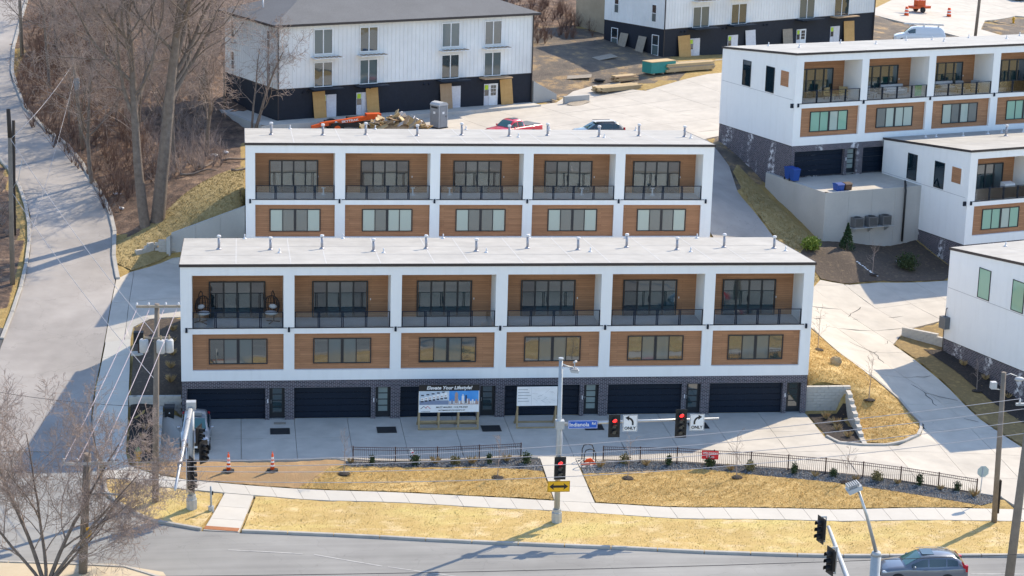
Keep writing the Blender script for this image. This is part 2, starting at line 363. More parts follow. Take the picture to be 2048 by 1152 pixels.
def H(x,y):
    x=np.asarray(x,float);y=np.asarray(y,float)
    sh=x.shape;x=x.ravel();y=y.ravel()
    out=np.empty(len(x))
    for i in range(0,len(x),20000):
        a=x[i:i+20000];b=y[i:i+20000]
        K=np.sqrt((a[:,None]-CPA[:,0])**2+(b[:,None]-CPA[:,1])**2+1.0)
        out[i:i+20000]=K@WW[:-3]+WW[-3]+a/100*WW[-2]+b/100*WW[-1]
    for x0,x1,y0,y1,z,fall in PADS:
        d=np.hypot(np.maximum(np.maximum(x0-x,x-x1),0),np.maximum(np.maximum(y0-y,y-y1),0)); w=np.clip(1-d/fall,0,1); w=w*w*(3-2*w)
        out=out*(1-w)+z*w
    return out.reshape(sh)
def h1(x, y): return float(H(np.array([x]), np.array([y]))[0])
def inside(poly, X, Y):
    c = np.zeros(X.shape, bool); n = len(poly)
    for i in range(n):
        x0, y0 = poly[i]; x1, y1 = poly[(i+1) % n]
        if y0 == y1: continue
        c ^= ((y0 > Y) != (y1 > Y)) & (X < (x1-x0)*(Y-y0)/(y1-y0)+x0)
    return c
def clip(poly, x0, x1, y0, y1):
    for ax, v, sg in ((0, x0, 1), (0, x1, -1), (1, y0, 1), (1, y1, -1)):
        out = []
        for i in range(len(poly)):
            a, b = poly[i], poly[(i+1) % len(poly)]; da, db = (a[ax]-v)*sg, (b[ax]-v)*sg
            if da >= 0: out.append(a)
            if (da > 0) != (db > 0) and da != db:
                t_ = da/(da-db); out.append((a[0]+(b[0]-a[0])*t_, a[1]+(b[1]-a[1])*t_))
        poly = out
        if len(poly) < 3: return []
    return poly
def area(p): return abs(sum(p[i][0]*p[(i+1) % len(p)][1]-p[(i+1) % len(p)][0]*p[i][1] for i in range(len(p))))/2
DRIVE = [(-1.2,.3),(40.3,.3),(40.35,-.5),(40.3,-4.9),(40.7,-6.3),(42.4,-6.75),(44.6,-6.65),(46.5,-5.2),(47.5,-2.8),(52.3,-2.8),(53,-6.5),(56,-9),(64,-10),(64,-16.6),(49,-16.3),(48.5,-14.7),(47.2,-14.2),(41.1,-11.9),(34.3,-9.85),(29.4,-8.95),(25.4,-8.4),(23.9,-8.0),(21.62,-8.0),(20.5,-8.02),(10.2,-8.1),(9.3,-7.65),(-.5,-7.55),(-1.2,-6.9)]
LANE = [(47.5,-2.8),(46.9,.5),(45.5,3.2),(44,9),(43.3,11.8),(41.2,12.2),(41.2,20.5),(45.9,20.5),(47.5,23.2),(49.8,23),(52.4,23.8),(58.2,25.6),(68,28.6),(68,21.5),(55.2,16.5),(51.6,14.6),(49.7,11.4),(50.4,8.5),(51.3,3.5),(51.9,-1.1),(52.3,-2.8)]
COURT = [(-5.3,9.6),(-3.6,9.4),(-3.5,11.2),(-2.4,11.9),(-.7,11.6),(41.2,11.55),(41.2,20.5),(4,20.5),(4,25.6),(-1.3,25.8),(-1.85,25.4),(-4.2,22.8),(-5.15,21)]
RAMP = [(41.2,20.5),(39.4,29),(39.6,34),(40.5,40),(39.5,46),(43.4,47),(44.2,41),(43.9,36.4),(44.4,33),(45.2,29),(45.9,20.5)]
LOT = [(6,40),(36,40),(39.5,46),(43.4,47),(45,48.5),(47.3,58.5),(60,56.5),(70,60),(79,78),(76,89),(60,83),(50,76.5),(46.5,73.5),(42.5,70),(38,72.5),(35.5,70.5),(33.2,66),(9,53.6),(6,53)]
UPROAD = [(79,120),(87,134),(108,143),(128,136),(120,121),(101,128),(95,122.5),(91.5,114),(93,108),(112,101),(104,90),(88,103.5),(84,112.5)]
STREET = [(-70,-12),(-18,-11),(-13,-5),(-5.05,-4.9),(-4.45,-9.2),(-4.15,-11.3),(-2.9,-13.2),(-1.4,-15.15),(1.5,-16.75),(3.65,-17.15),(9.7,-18.05),(13.5,-18.8),(17.9,-19.6),(23.3,-20.6),(28.7,-21.6),(35.3,-22.5),(46.6,-23.3),(62,-24.2),(130,-28),(130,-43),(0,-38),(-70,-30)]
RE = [(-5.05,-4.9),(-5.6,-.5),(-5.6,2.7),(-5.35,9.6),(-5.2,21),(-5.8,25.8),(-5.8,28.7),(-6.5,33.9),(-7.8,39),(-9.9,47.2),(-12.9,53.8),(-15.4,60.5),(-17.5,71),(-18.3,80),(-18.6,90),(-18.9,101),(-19,140),(-20,230)]
LE = [(-13,-4.9),(-12.5,-1),(-12.3,5),(-12,10.4),(-11.6,16.2),(-11.5,20.3),(-11.6,25.9),(-12.3,33.3),(-13.8,40.6),(-15.2,44.7),(-17.5,50),(-20.5,58),(-23,71),(-24,80),(-24.3,90),(-24.5,101),(-25,140),(-26,230)]
ROAD = RE + LE[::-1]
SW_T = [(-4.3,-6.9),(-2.86,-7.6),(-1.6,-9),(.55,-10.1),(4.5,-10.9),(10.2,-11.8),(18.7,-13.05),(21.8,-13.8),(24.1,-14.2),(29.5,-15.1),(38.8,-15.95),(47.3,-16.4),(64,-17.2)]
SW_B = [(-4.4,-8.9),(-3.4,-9.2),(-1.9,-10.3),(2.05,-11.55),(4.4,-12.05),(10.25,-13.05),(18.5,-14.4),(21.8,-15.1),(24.1,-15.6),(29.2,-16.6),(38.5,-17.45),(46.7,-18.1),(64,-18.9)]
SS_L = [(-5.25,9.55),(-5.5,2.8),(-5.5,-1),(-4.95,-4.85),(-4.3,-6.9)]
SS_R = [(-3.6,9.35),(-3.4,3),(-3.3,-2),(-3.25,-5.2),(-2.9,-7.55)]
WALK_L = [(21.7,-7.7),(21.78,-13.75)]; WALK_R = [(23.85,-7.75),(24.08,-14.15)]
CR_L = [(2.75,-11.75),(1.6,-16.6)]; CR_R = [(4.4,-12.1),(3.55,-17.05)]
PAVED = [UPROAD, DRIVE, LANE, COURT, RAMP, LOT, STREET, ROAD, SW_T+SW_B[::-1], SS_L+SS_R[::-1], WALK_L+WALK_R[::-1], CR_L+CR_R[::-1]]
NO_GROUND = [(0.4,.5),(40,.5),(40,11),(.4,11)]
rng = np.random.default_rng(3); random.seed(5)
def steps(*seg):
    out = []
    for a, b, d in seg: out += list(np.arange(a, b-1e-6, d))
    return np.array(out+[seg[-1][1]])
GX = steps((-160,-60,10),(-60,-16,2.2),(-16,62,.5),(62,130,2),(130,220,9)); GY = steps((-260,-60,20),(-60,-27,3),(-27,37,.5),(37,112,1.1),(112,300,6))
XX, YY = np.meshgrid(GX, GY); ZZ = H(XX, YY)
wob = .05*np.sin(XX*1.9+YY*.7)*np.sin(YY*2.3-XX*.6)+.03*np.sin(XX*4.1-YY*3.3)
hillside = inside([(-6.0,29),(4,24.5),(4,52),(7,62),(6,101),(-18.7,101),(-18.2,80),(-17.2,70),(-15.1,60),(-12.6,53.4),(-9.6,46.8),(-7.5,38.6)], XX, YY)
turf = inside([(-5.6,23.5),(-2,25.3),(4.2,27),(4.2,40.6),(1,36),(-1.5,32),(-4.6,28.6),(-5.8,27.6)], XX, YY)
ZZ += np.where(hillside & ~turf, wob*2.2, wob*.35)-np.where(turf, .06, 0)
low = np.zeros(XX.shape, bool)
for p in PAVED: low |= inside(p, XX, YY)
ZZ = np.where(low, ZZ-.22, ZZ)
def zone(poly): return inside(poly, XX, YY)
zc = np.zeros(XX.shape+(4,)); zc[..., 3] = 1                     # R: lawn, G: litter, B: bare dirt ; else mulch
zc[..., 0] = 1
lit = hillside | zone([(-27,44),(-60,40),(-60,300),(-27,300)]) | zone([(-17,95),(-17,300),(30,300),(200,300),(200,130),(84,140),(60,112),(40,98),(28,80),(6,72),(-4,70)]) | zone([(-12,15.5),(-60,15.5),(-60,44),(-15.4,44),(-12.2,26)])
zc[..., 0][lit] = 0; zc[..., 1][lit] = 1
drt = zone([(70,88),(79,84),(110,92),(92,106),(90,116),(84,124),(76,112)]) | zone([(93,108),(91.5,114),(95,122.5),(101,128),(125,120),(112,100)]) | zone([(26,64),(33,66.5),(36,71),(46.5,74),(49,80),(44,96),(30,98),(24,84)]) | zone([(36,31.5),(47,39),(47,58),(44,46),(36,40)])
zc[..., 0][drt] = 0; zc[..., 1][drt] = 0; zc[..., 2][drt] = 1
ny, nx = XX.shape
idx = np.arange(ny*nx).reshape(ny, nx)
quads = np.stack([idx[:-1, :-1], idx[:-1, 1:], idx[1:, 1:], idx[1:, :-1]], -1).reshape(-1, 4)
cx = (XX[:-1, :-1]+XX[1:, 1:]).ravel()/2; cy = (YY[:-1, :-1]+YY[1:, 1:]).ravel()/2
quads = quads[~inside(NO_GROUND, cx, cy)]
me = bpy.data.meshes.new('ground'); me.from_pydata(np.stack([XX, YY, ZZ], -1).reshape(-1, 3).tolist(), [], quads.tolist())
at = me.color_attributes.new('zone', 'FLOAT_COLOR', 'POINT'); at.data.foreach_set('color', zc.reshape(-1).astype(np.float32))
me.polygons.foreach_set('use_smooth', [True]*len(me.polygons))
t = NT('ground_mix'); v = t.pos(True); a_ = t.new('ShaderNodeAttribute', attribute_name='zone'); s_ = t.new('ShaderNodeSeparateColor'); t.l(a_.outputs[0], s_.inputs[0])
nz = t.noise(v, 1.3, 6, .7)
lawn = t.ramp(nz, [(.3, (.42, .285, .10)), (.5, (.33, .225, .08)), (.7, (.50, .36, .14))]); litc = t.ramp(t.noise(v, .9, 8, .75), [(.34, (.05, .034, .026)), (.52, (.15, .095, .066)), (.70, (.34, .225, .14))])
dirc = t.ramp(t.noise(v, .45, 7, .7), [(.3, (.085, .07, .058)), (.52, (.15, .12, .092)), (.62, (.33, .22, .11)), (.75, (.42, .31, .17))])
edge = lambda o: t.ramp(t.math('ADD', o, t.math('MULTIPLY', t.math('SUBTRACT', nz, .5), .9)), [(.4, (0,)*3), (.6, (1,)*3)])
c_ = t.mix(edge(s_.outputs[1]), lawn, litc); c_ = t.mix(edge(s_.outputs[2]), c_, dirc); t.setp(c_, .95); t.bump(t.noise(v, 7, 5, .7), 1., .12)
me.materials.append(M['ground_mix'])
tag(link('ground', me), 'rolling ground of dry lawn, leaf litter and bare dirt', 'ground', kind='structure')

def patch(name, poly, mat, dz=.03, cell=.6, amp=0, label=None, kind='structure', parent=None, base=None):
    xs = [p[0] for p in poly]; ys = [p[1] for p in poly]; vid = {}; V = []; F = []
    x0 = math.floor(min(xs)/cell)*cell; y0 = math.floor(min(ys)/cell)*cell
    for i in range(int((max(xs)-x0)/cell)+1):
        for j in range(int((max(ys)-y0)/cell)+1):
            c = clip(poly, x0+i*cell, x0+(i+1)*cell, y0+j*cell, y0+(j+1)*cell)
            if len(c) < 3 or area(c) < 1e-4: continue
            f = []
            for p in c:
                k = (round(p[0], 3), round(p[1], 3))
                if k not in vid: vid[k] = len(V); V.append(k)
                if not f or f[-1] != vid[k]: f.append(vid[k])
            if len(f) > 2 and f[0] == f[-1]: f.pop()
            if len(set(f)) == len(f) > 2: F.append(f)
    A = np.array(V); Z = H(A[:, 0], A[:, 1])+dz
    if amp: Z = Z+amp*(np.sin(A[:, 0]*7.1+A[:, 1]*3.3)*np.sin(A[:, 1]*8.3-A[:, 0]*2.1)+.6*rng.random(len(A)))
    me = bpy.data.meshes.new(name); me.from_pydata(np.c_[A, Z].tolist(), [], F); me.materials.append(M[mat]); me.polygons.foreach_set('use_smooth', [True]*len(F))
    o = link(name, me, parent)
    if not parent: tag(o, label, name.replace('_', ' '), kind=kind)
    return o
def slab(poly, mat, parent, dz, thick=.16, name='slab', jit=.004):
    n = len(poly); A = np.array(poly); Z = H(A[:, 0], A[:, 1])+dz+random.uniform(-jit, jit); b = MB()
    b.add([(p[0], p[1], z) for p, z in zip(poly, Z)]+[(p[0], p[1], z-thick) for p, z in zip(poly, Z)], [tuple(range(n))]+[(i, n+i, n+(i+1) % n, (i+1) % n) for i in range(n)])
    return b.build(name, mat, parent)
def slabs(name, poly, org, rz, sx, sy, mat, dz=.03, gap=.025, label=None):
    root = tag(thing(name, label, name.replace('_', ' ')), kind='structure'); c, s = math.cos(rz), math.sin(rz)
    L = [((p[0]-org[0])*c+(p[1]-org[1])*s, -(p[0]-org[0])*s+(p[1]-org[1])*c) for p in poly]
    i0 = math.floor(min(p[0] for p in L)/sx); i1 = math.ceil(max(p[0] for p in L)/sx); j0 = math.floor(min(p[1] for p in L)/sy); j1 = math.ceil(max(p[1] for p in L)/sy)
    for i in range(i0, i1):
        for j in range(j0, j1):
            q = clip(L, i*sx+gap/2, (i+1)*sx-gap/2, j*sy+gap/2, (j+1)*sy-gap/2)
            q = [p for k, p in enumerate(q) if abs(p[0]-q[k-1][0])+abs(p[1]-q[k-1][1]) > 1e-4]
            if len(q) < 3 or area(q) < .05: continue
            # add midpoints on long edges so that big panels follow the slope
            d = []
            for k, p in enumerate(q):
                d.append(p); e = q[(k+1) % len(q)]; n_ = int(math.hypot(e[0]-p[0], e[1]-p[1])/1.6)
                d += [(p[0]+(e[0]-p[0])*m_/(n_+1), p[1]+(e[1]-p[1])*m_/(n_+1)) for m_ in range(1, n_+1)]
            slab([(org[0]+p[0]*c-p[1]*s, org[1]+p[0]*s+p[1]*c) for p in d], mat, root, dz)
    return root
def resample(L, n):
    A = np.array(L, float); d = np.r_[0, np.cumsum(np.hypot(*np.diff(A, axis=0).T))]; t_ = np.linspace(0, d[-1], n)
    return np.c_[np.interp(t_, d, A[:, 0]), np.interp(t_, d, A[:, 1])]
def strip(name, L, Rr, step, mat, dz, label, gap=.02, parent=None):
    root = parent or tag(thing(name, label, name.replace('_', ' ')), kind='structure')
    n = max(2, int(np.hypot(*np.diff(np.array(L), axis=0).T).sum()/step)+1); a = resample(L, n); b = resample(Rr, n)
    for i in range(n-1):
        u = (a[i+1]-a[i]); u = u/np.hypot(*u)*gap/2
        slab([tuple(a[i]+u), tuple(b[i]+u), tuple(b[i+1]-u), tuple(a[i+1]-u)], mat, root, dz)
    return root
def ribbon(name, L, Rr, n, k, mat, dz, label):
    a = resample(L, n); b = resample(Rr, n); P = np.stack([a+(b-a)*i/k for i in range(k+1)], 1)
    Z = H(P[..., 0], P[..., 1])+dz; V = np.dstack([P, Z]).reshape(-1, 3)
    me = bpy.data.meshes.new(name); me.from_pydata(V.tolist(), [], [(i*(k+1)+j, i*(k+1)+j+1, (i+1)*(k+1)+j+1, (i+1)*(k+1)+j) for i in range(n-1) for j in range(k)])
    me.materials.append(M[mat]); me.polygons.foreach_set('use_smooth', [True]*len(me.polygons))
    return tag(link(name, me), label, 'road', kind='structure')
def kerb(name, line, w, h, label, side=1, step=2.5, mat='kerb'):
    """a kerb cast in lengths: thing > stone"""
    root = tag(thing(name, label, 'kerb'), kind='structure'); n = max(2, int(np.hypot(*np.diff(np.array(line), axis=0).T).sum()/step)+1); a = resample(line, n)
    for i in range(n-1):
        m = 3; q = [a[i]+(a[i+1]-a[i])*(.01+.98*j/(m-1)) for j in range(m)]; u = a[i+1]-a[i]; nv = np.array([-u[1], u[0]])/np.hypot(*u)*w*side; b = MB(); V = []
        for p in q:
            z = h1(*p); r = p+nv
            V += [(p[0], p[1], z-.15), (p[0], p[1], z+h-.02), (p[0]+nv[0]*.15, p[1]+nv[1]*.15, z+h), (r[0], r[1], z+h), (r[0], r[1], z-.15)]
        F = [tuple(range(5)), tuple(range(10, 15))]+[(5*j+k, 5*j+(k+1) % 5, 5*j+5+(k+1) % 5, 5*j+5+k) for j in range(m-1) for k in range(5)]
        b.add(V, F); b.build('kerb_stone', mat, root)
    return root
patch('street', STREET, 'asphalt_main', .02, 2.0, label='wide grey main street across the bottom of the picture')
ribbon('side_road', RE, LE, 150, 8, 'asphalt_side', .025, 'worn asphalt side road climbing the hill on the left')
slabs('front_driveway', DRIVE, (0.35, .3), 0, 3.353, 4.0, 'concrete', .03, label='concrete parking apron in front of the garages')
slabs('side_driveway', LANE, (47, 0), R_(18.7), 3.2, 4.2, 'concrete', .03, label='concrete drive climbing between the rows on the right')
slabs('rear_court', COURT, (0, 11.6), 0, 4, 4.5, 'concrete', .03, label='concrete court between the front and middle rows')
slabs('upper_road', UPROAD, (80, 120), R_(30), 5, 5, 'concrete', .03, label='pale concrete road at the top right corner')
patch('added_reflect_paving', [(64.5,-16),(64.5,-10),(57,-7.5),(58.5,0),(75,5.5),(72,16),(69,21),(69,29),(120,45),(140,-20)], 'concrete', .03, 3, label='added concrete paving out of view that greys the balcony glass reflections')  # unseen paving, added so the right rows' balcony glass reflects grey, not lawn
patch('steep_ramp', RAMP, 'asphalt_side', .03, .8, label='grey paved ramp beside the middle row')
slabs('upper_lot', LOT, (10, 45), R_(25), 4.6, 4.6, 'concrete', .03, label='pale concrete lot below the white apartment blocks')
SW = strip('sidewalk', SW_T, SW_B, 1.55, 'concrete_walk', .04, 'pale concrete sidewalk along the street')
strip('side_sidewalk', SS_L, SS_R, 1.9, 'concrete_walk', .05, 'broad concrete walk between side road and front row')
strip('entry_walk', WALK_L, WALK_R, 1.6, 'concrete_walk', .035, 'concrete path from sidewalk up to the parking apron')
cw = strip('kerb_ramp', CR_L, CR_R, 1.3, 'concrete_walk', .035, 'sloping concrete kerb ramp down to the street')
slab([(1.72,-16.05),(3.6,-16.55),(3.5,-17.0),(1.63,-16.5)], 'tactile', cw, .055, name='tactile_pad')
kerb('street_kerb', [(3.7,-17.15),(9.7,-18.05),(13.5,-18.8),(17.9,-19.6),(23.3,-20.6),(28.7,-21.6),(35.3,-22.5),(46.6,-23.3),(62,-24.2),(75,-25)], .2, .17, 'concrete kerb between verge and main street')
kerb('corner_kerb', [(1.45,-16.7),(-1.4,-15.15),(-2.9,-13.2),(-4.1,-11.3),(-4.4,-9.3)], .2, .17, 'curved concrete kerb at the street corner', -1, 1.6)
kerb('road_kerb', RE[4:16], .3, .16, 'kerb along the wooded side of the climbing road', -1, 4)
kerb('road_kerb', LE[3:14], .25, .14, 'kerb along the left side of the climbing road', 1, 4)
kerb('island_kerb', [(40.35,-4.9),(40.75,-6.3),(42.4,-6.75),(44.6,-6.65),(46.5,-5.2),(47.5,-2.8),(46.95,.5),(45.6,3.2)], .18, .15, 'curved concrete kerb round the dry grass island', 1, 1.5)
kerb('apron_kerb', [(48.5,-14.7),(47.2,-14.2),(41.1,-11.9),(34.3,-9.85),(29.4,-8.95),(25.4,-8.4),(23.9,-8.02)], .12, .07, 'low concrete edging behind the right fence', -1, 3)
kerb('apron_edging', [(21.6,-8.02),(10.2,-8.12),(9.3,-7.68),(-.5,-7.57)], .15, .09, 'low concrete edging behind the left fence', -1, 3)
mk('asphalt_lot', (.17, .18, .18), (.13, .14, .14), .3, .9, world=True, big=.3, bigscale=.05)
# far verge and lots across the street (they mirror in the windows)
patch('far_verge', [(-70,-20),(-12,-20.2),(-3,-21.3),(-.4,-22.6),(.6,-26),(.6,-46),(-70,-40)], 'pale_dust', .12, 1.2, label='dry grass verge on the near side of the street')
kerb('far_kerb', [(-40,-20),(-12,-20.2),(-3,-21.3),(-.4,-22.6),(.6,-26),(.6,-36)], .2, .17, 'kerb of the near verge at the bottom left', -1, 3)
patch('far_lot', [(14,-47),(90,-50),(90,-110),(14,-110)], 'asphalt_lot', .05, 6, label='parking lot across the street')
# planting
BERM_L = [(9.0,-8.75),(17.3,-9.0),(21.62,-9.9),(21.72,-13.6),(18.7,-12.95),(10.2,-11.7),(7,-11.2)]
DIRT_L = [(-2.6,-7.7),(-.9,-7.75),(9.3,-7.8),(9.9,-8.15),(9.9,-8.8),(9.0,-8.75),(7.6,-11.3),(4.5,-10.8),(.6,-10),(-1.5,-8.9)]
BERM_R = [(24.0,-10.25),(31.2,-10.05),(39.7,-12.85),(46.5,-15.9),(47.2,-16.3),(38.8,-15.85),(29.5,-15),(24.15,-14.1)]
VERGE = [(4.55,-12.2),(10.25,-13.15),(18.5,-14.5),(29.2,-16.7),(38.5,-17.55),(46.7,-18.2),(64,-19),(64,-24.1),(46.6,-23.05),(35.3,-22.25),(28.7,-21.35),(23.3,-20.35),(17.9,-19.35),(13.5,-18.55),(9.7,-17.8),(3.75,-16.9)]
CORNER = [(-1.7,-10.45),(2.0,-11.7),(2.65,-11.85),(1.65,-15.7),(1.4,-16.4),(-1.25,-14.9),(-2.7,-12.95),(-3.9,-11),(-4.15,-9.3),(-3.4,-9.3)]
GRAV_L = [(9.9,-8.15),(20.5,-8.14),(21.62,-8.14),(21.62,-9.9),(17.3,-9.0),(9.9,-8.85)]
GRAV_R = [(23.95,-8.15),(25.4,-8.52),(29.4,-9.08),(34.3,-9.98),(41.1,-12.05),(47.2,-14.35),(48.3,-14.8),(47.8,-15.4),(46.7,-15.9),(39.7,-12.85),(31.2,-10.05),(24.05,-10.25)]
ISLE = [(42.3,-5.85),(44.5,-6.45),(46.3,-5.1),(47.25,-2.8),(46.7,.5),(45.4,3.1),(43.85,9),(43.0,11.7),(40.9,12),(40.7,.8),(43.5,.8)]
BED_R = [(40.45,-.2),(43.2,-.2),(42.4,-5.85),(42.2,-6.5),(40.85,-6.1),(40.5,-4.8)]
BED_L = [(-3.35,8.6),(-3.4,11.0),(-2.4,11.7),(-.8,11.4),(-.05,11.2),(-.05,.9),(-3.2,.9)]
BED_LL = [(-3.2,.9),(-1.45,.9),(-1.35,-6.8),(-1.7,-7.2),(-2.7,-7.3),(-3.1,-5.2)]
SLOPE = [(-5.4,24.2),(-4.2,23.1),(-2,25.7),(-1.4,26.3),(4.0,27.4),(4.0,40),(1.2,35.5),(-1.5,31.5),(-4.4,28.2),(-5.5,27.5)]
TBED = [(47.6,23.4),(49.8,23.15),(52.4,24),(58.2,25.8),(60,27.6),(56.3,38),(54.4,32),(49.4,30.1),(48.8,30.3),(46.9,27)]
TBANK = [(46.9,27),(48.8,30.3),(46.1,38.2),(45,41.5),(44.3,40),(44.6,33.2),(45.4,29),(46.1,21),(47.4,23.3)]
BED3 = [(51.5,14.4),(49.85,11.4),(50.6,8.5),(51.45,3.5),(52.05,-1.1),(52.4,-2.7),(53.2,-6.4),(56.2,-8.8),(58.5,-8.9),(53.0,10.4),(54.7,11.0),(55.4,16)]
patch('lawn', BERM_L, 'lawn_berm', .04, .35, .03, 'golden dry grass bank left of the entry path')
patch('bare_soil', DIRT_L, 'soil', .035, .35, .03, 'bare brown soil strip with traffic channelizers')
patch('lawn', BERM_R, 'lawn_berm', .04, .35, .03, 'golden dry grass bank right of the entry path')
patch('verge', VERGE, 'lawn_verge', .04, .5, .025, 'pale dry grass verge between sidewalk and street')
patch('verge', CORNER, 'lawn_verge', .04, .4, .025, 'dry grass at the street corner under the utility pole')
patch('gravel_bed', GRAV_L, 'gravel', .03, .4, .02, 'dark gravel bed along the left fence')
patch('gravel_bed', GRAV_R, 'gravel', .03, .4, .02, 'dark gravel bed along the right fence')
patch('lawn', ISLE, 'lawn_berm', .035, .4, .03, 'golden grass island sloping down beside the front row')
patch('mulch_bed', BED_R, 'mulch', .03, .4, .02, 'black mulch bed inside the block retaining wall')
patch('mulch_bed', BED_L, 'soil_bed', .03, .4, .03, 'dark bed on the bank left of the front row')
patch('mulch_bed', BED_LL, 'mulch', .03, .4, .02, 'mulch bed between walk and low wall at the left')
patch('grass_slope', SLOPE, 'lawn_green', .04, .4, .03, 'greenish dry grass slope left of the middle row')
patch('planting_bed', TBED, 'soil_bed', .04, .4, .03, 'brown planting bed below the concrete retaining wall')
patch('grass_bank', TBANK, 'lawn_green', .03, .4, .03, 'shaded grass bank left of the concrete retaining wall')
patch('grass_strip', BED3, 'lawn_dull', .03, .4, .03, 'dry grass strip between the drive and the nearest right row')
patch('mulch_bed', [(51.7,10.6),(53.0,10.5),(58.6,-6.0),(56.3,-6.6),(54.6,-1.0),(52.9,5.0)], 'mulch', .06, .4, .02, 'black mulch strip against the nearest right hand row')
def road_paint(pairs, label):
    root = tag(thing('road_marking', label, 'road marking'), kind='structure')
    for a, b, w in pairs:
        n = 8; d = (b[0]-a[0], b[1]-a[1]); l_ = math.hypot(*d); V = []
        for k in range(n+1): x, y = a[0]+d[0]*k/n, a[1]+d[1]*k/n; V += [(x-d[1]/l_*w, y+d[0]/l_*w, h1(x, y)+.032), (x+d[1]/l_*w, y-d[0]/l_*w, h1(x, y)+.032)]
        MB().add(V, [(2*k, 2*k+1, 2*k+3, 2*k+2) for k in range(n)]).build('stripe', 'worn_paint', root)
road_paint([((3.0,-19.6),(7,-20.4),.05),((7.6,-20.5),(11.2,-22.3),.05),((11.5,-22.4),(15,-23.9),.05),((42.9,-25.4),(46.5,-25.7),.06),((49.5,-25.9),(52.5,-26.2),.06)], 'worn pale lane lines on the main street')
patch('asphalt_patch', [(-12.2,4),(-12.0,12),(-16,14),(-24,13),(-24,2)], 'asphalt_patch', .03, 1., label='dark asphalt joining the side road at the left edge')
def blades(name, polys, n, mat, hgt, label):
    tot = sum(area(p) for p in polys); P = []
    for p in polys:
        A = np.array(p); k = int(n*area(p)/tot*2.2); X = rng.uniform(A[:, 0].min(), A[:, 0].max(), k*3); Y = rng.uniform(A[:, 1].min(), A[:, 1].max(), k*3)
        m_ = inside(p, X, Y); P.append(np.c_[X[m_], Y[m_]][:int(n*area(p)/tot)])
    P = np.concatenate(P); k = len(P); z = H(P[:, 0], P[:, 1])+.03; a = rng.uniform(0, 6.283, k); hh = hgt*rng.uniform(.5, 1.3, k); w = hgt*.28
    dx, dy = np.cos(a), np.sin(a); l_ = rng.uniform(.3, 1.1, k)*hh; b = rng.uniform(0, 6.283, k)
    V = np.empty((k, 3, 3)); V[:, 0] = np.c_[P[:, 0]-dx*w, P[:, 1]-dy*w, z]; V[:, 1] = np.c_[P[:, 0]+dx*w, P[:, 1]+dy*w, z]; V[:, 2] = np.c_[P[:, 0]+np.cos(b)*l_, P[:, 1]+np.sin(b)*l_, z+hh]
    me = bpy.data.meshes.new(name); me.from_pydata(V.reshape(-1, 3).tolist(), [], np.arange(3*k).reshape(-1, 3).tolist()); me.materials.append(M[mat])
    tag(link(name, me), label, 'grass', kind='stuff')
blades('dry_grass', [BERM_L, BERM_R, ISLE], 34000, 'dry_grass', .085, 'tufts of golden dry grass on the banks')
blades('verge_grass', [VERGE, CORNER], 30000, 'verge_grass', .07, 'short dry grass on the street verge')
blades('slope_grass', [SLOPE, TBANK], 14000, 'lawn_green', .10, 'short greenish grass on the slopes')
def stones(name, polys, n, label, mat='stone', s0=.03, s1=.08):
    tot = sum(area(p) for p in polys); b = MB()
    for p in polys:
        A = np.array(p); k = int(n*area(p)/tot); got = 0
        while got < k:
            x = rng.uniform(A[:, 0].min(), A[:, 0].max()); y = rng.uniform(A[:, 1].min(), A[:, 1].max())
            if not inside(p, np.array([x]), np.array([y]))[0]: continue
            got += 1; s = rng.uniform(s0, s1); z = h1(x, y)+.04; q = [(x+s*math.cos(a)*rng.uniform(.7, 1.3), y+s*math.sin(a)*rng.uniform(.7, 1.3), z) for a in (0, 1.57, 3.14, 4.71)]
            b.add(q+[(x, y, z+s*.8)], [(0, 1, 4), (1, 2, 4), (2, 3, 4), (3, 0, 4)])
    return tag(b.build(name, mat), label, 'stones', kind='stuff')
def cracks(parent_poly_pts, label):
    root = tag(thing('tar_cracks', label, 'cracks'), kind='structure'); r_ = random.Random(6)
    for pts in parent_poly_pts:
        P = []
        for a, b in zip(pts[:-1], pts[1:]):
            n = max(2, int(math.hypot(b[0]-a[0], b[1]-a[1])/.5))
            for k in range(n): P.append((a[0]+(b[0]-a[0])*k/n+r_.uniform(-.12, .12), a[1]+(b[1]-a[1])*k/n+r_.uniform(-.12, .12)))
        P.append(pts[-1]); b = MB(); V = []
        for i, p in enumerate(P):
            q = P[min(i+1, len(P)-1)]; o = P[max(i-1, 0)]; d = (q[0]-o[0], q[1]-o[1]); l_ = math.hypot(*d) or 1; w = r_.uniform(.015, .04); z = h1(*p)+.045
            V += [(p[0]-d[1]/l_*w, p[1]+d[0]/l_*w, z), (p[0]+d[1]/l_*w, p[1]-d[0]/l_*w, z)]
        b.add(V, [(2*i, 2*i+1, 2*i+3, 2*i+2) for i in range(len(P)-1)]).build('crack', 'tar', root)
cracks([[(46.5,8),(48,5),(49.2,2.5),(49.6,-.5)],[(48,5),(50.6,5.6)],[(49.2,2.5),(51.3,1.8)],[(45.6,10.5),(47.6,9),(48,5)],[(49.5,12),(47.6,9)],[(47.5,16),(49.5,19)],[(49.6,-.5),(48.2,-2.4)],[(49.6,-.5),(51.6,-1.6)],[(44.6,14),(47.5,16),(52.5,17.5)]], 'dark tar filled cracks in the side drive')
stones('gravel_stones', [GRAV_L, GRAV_R], 3200, 'loose grey stones in the gravel beds')

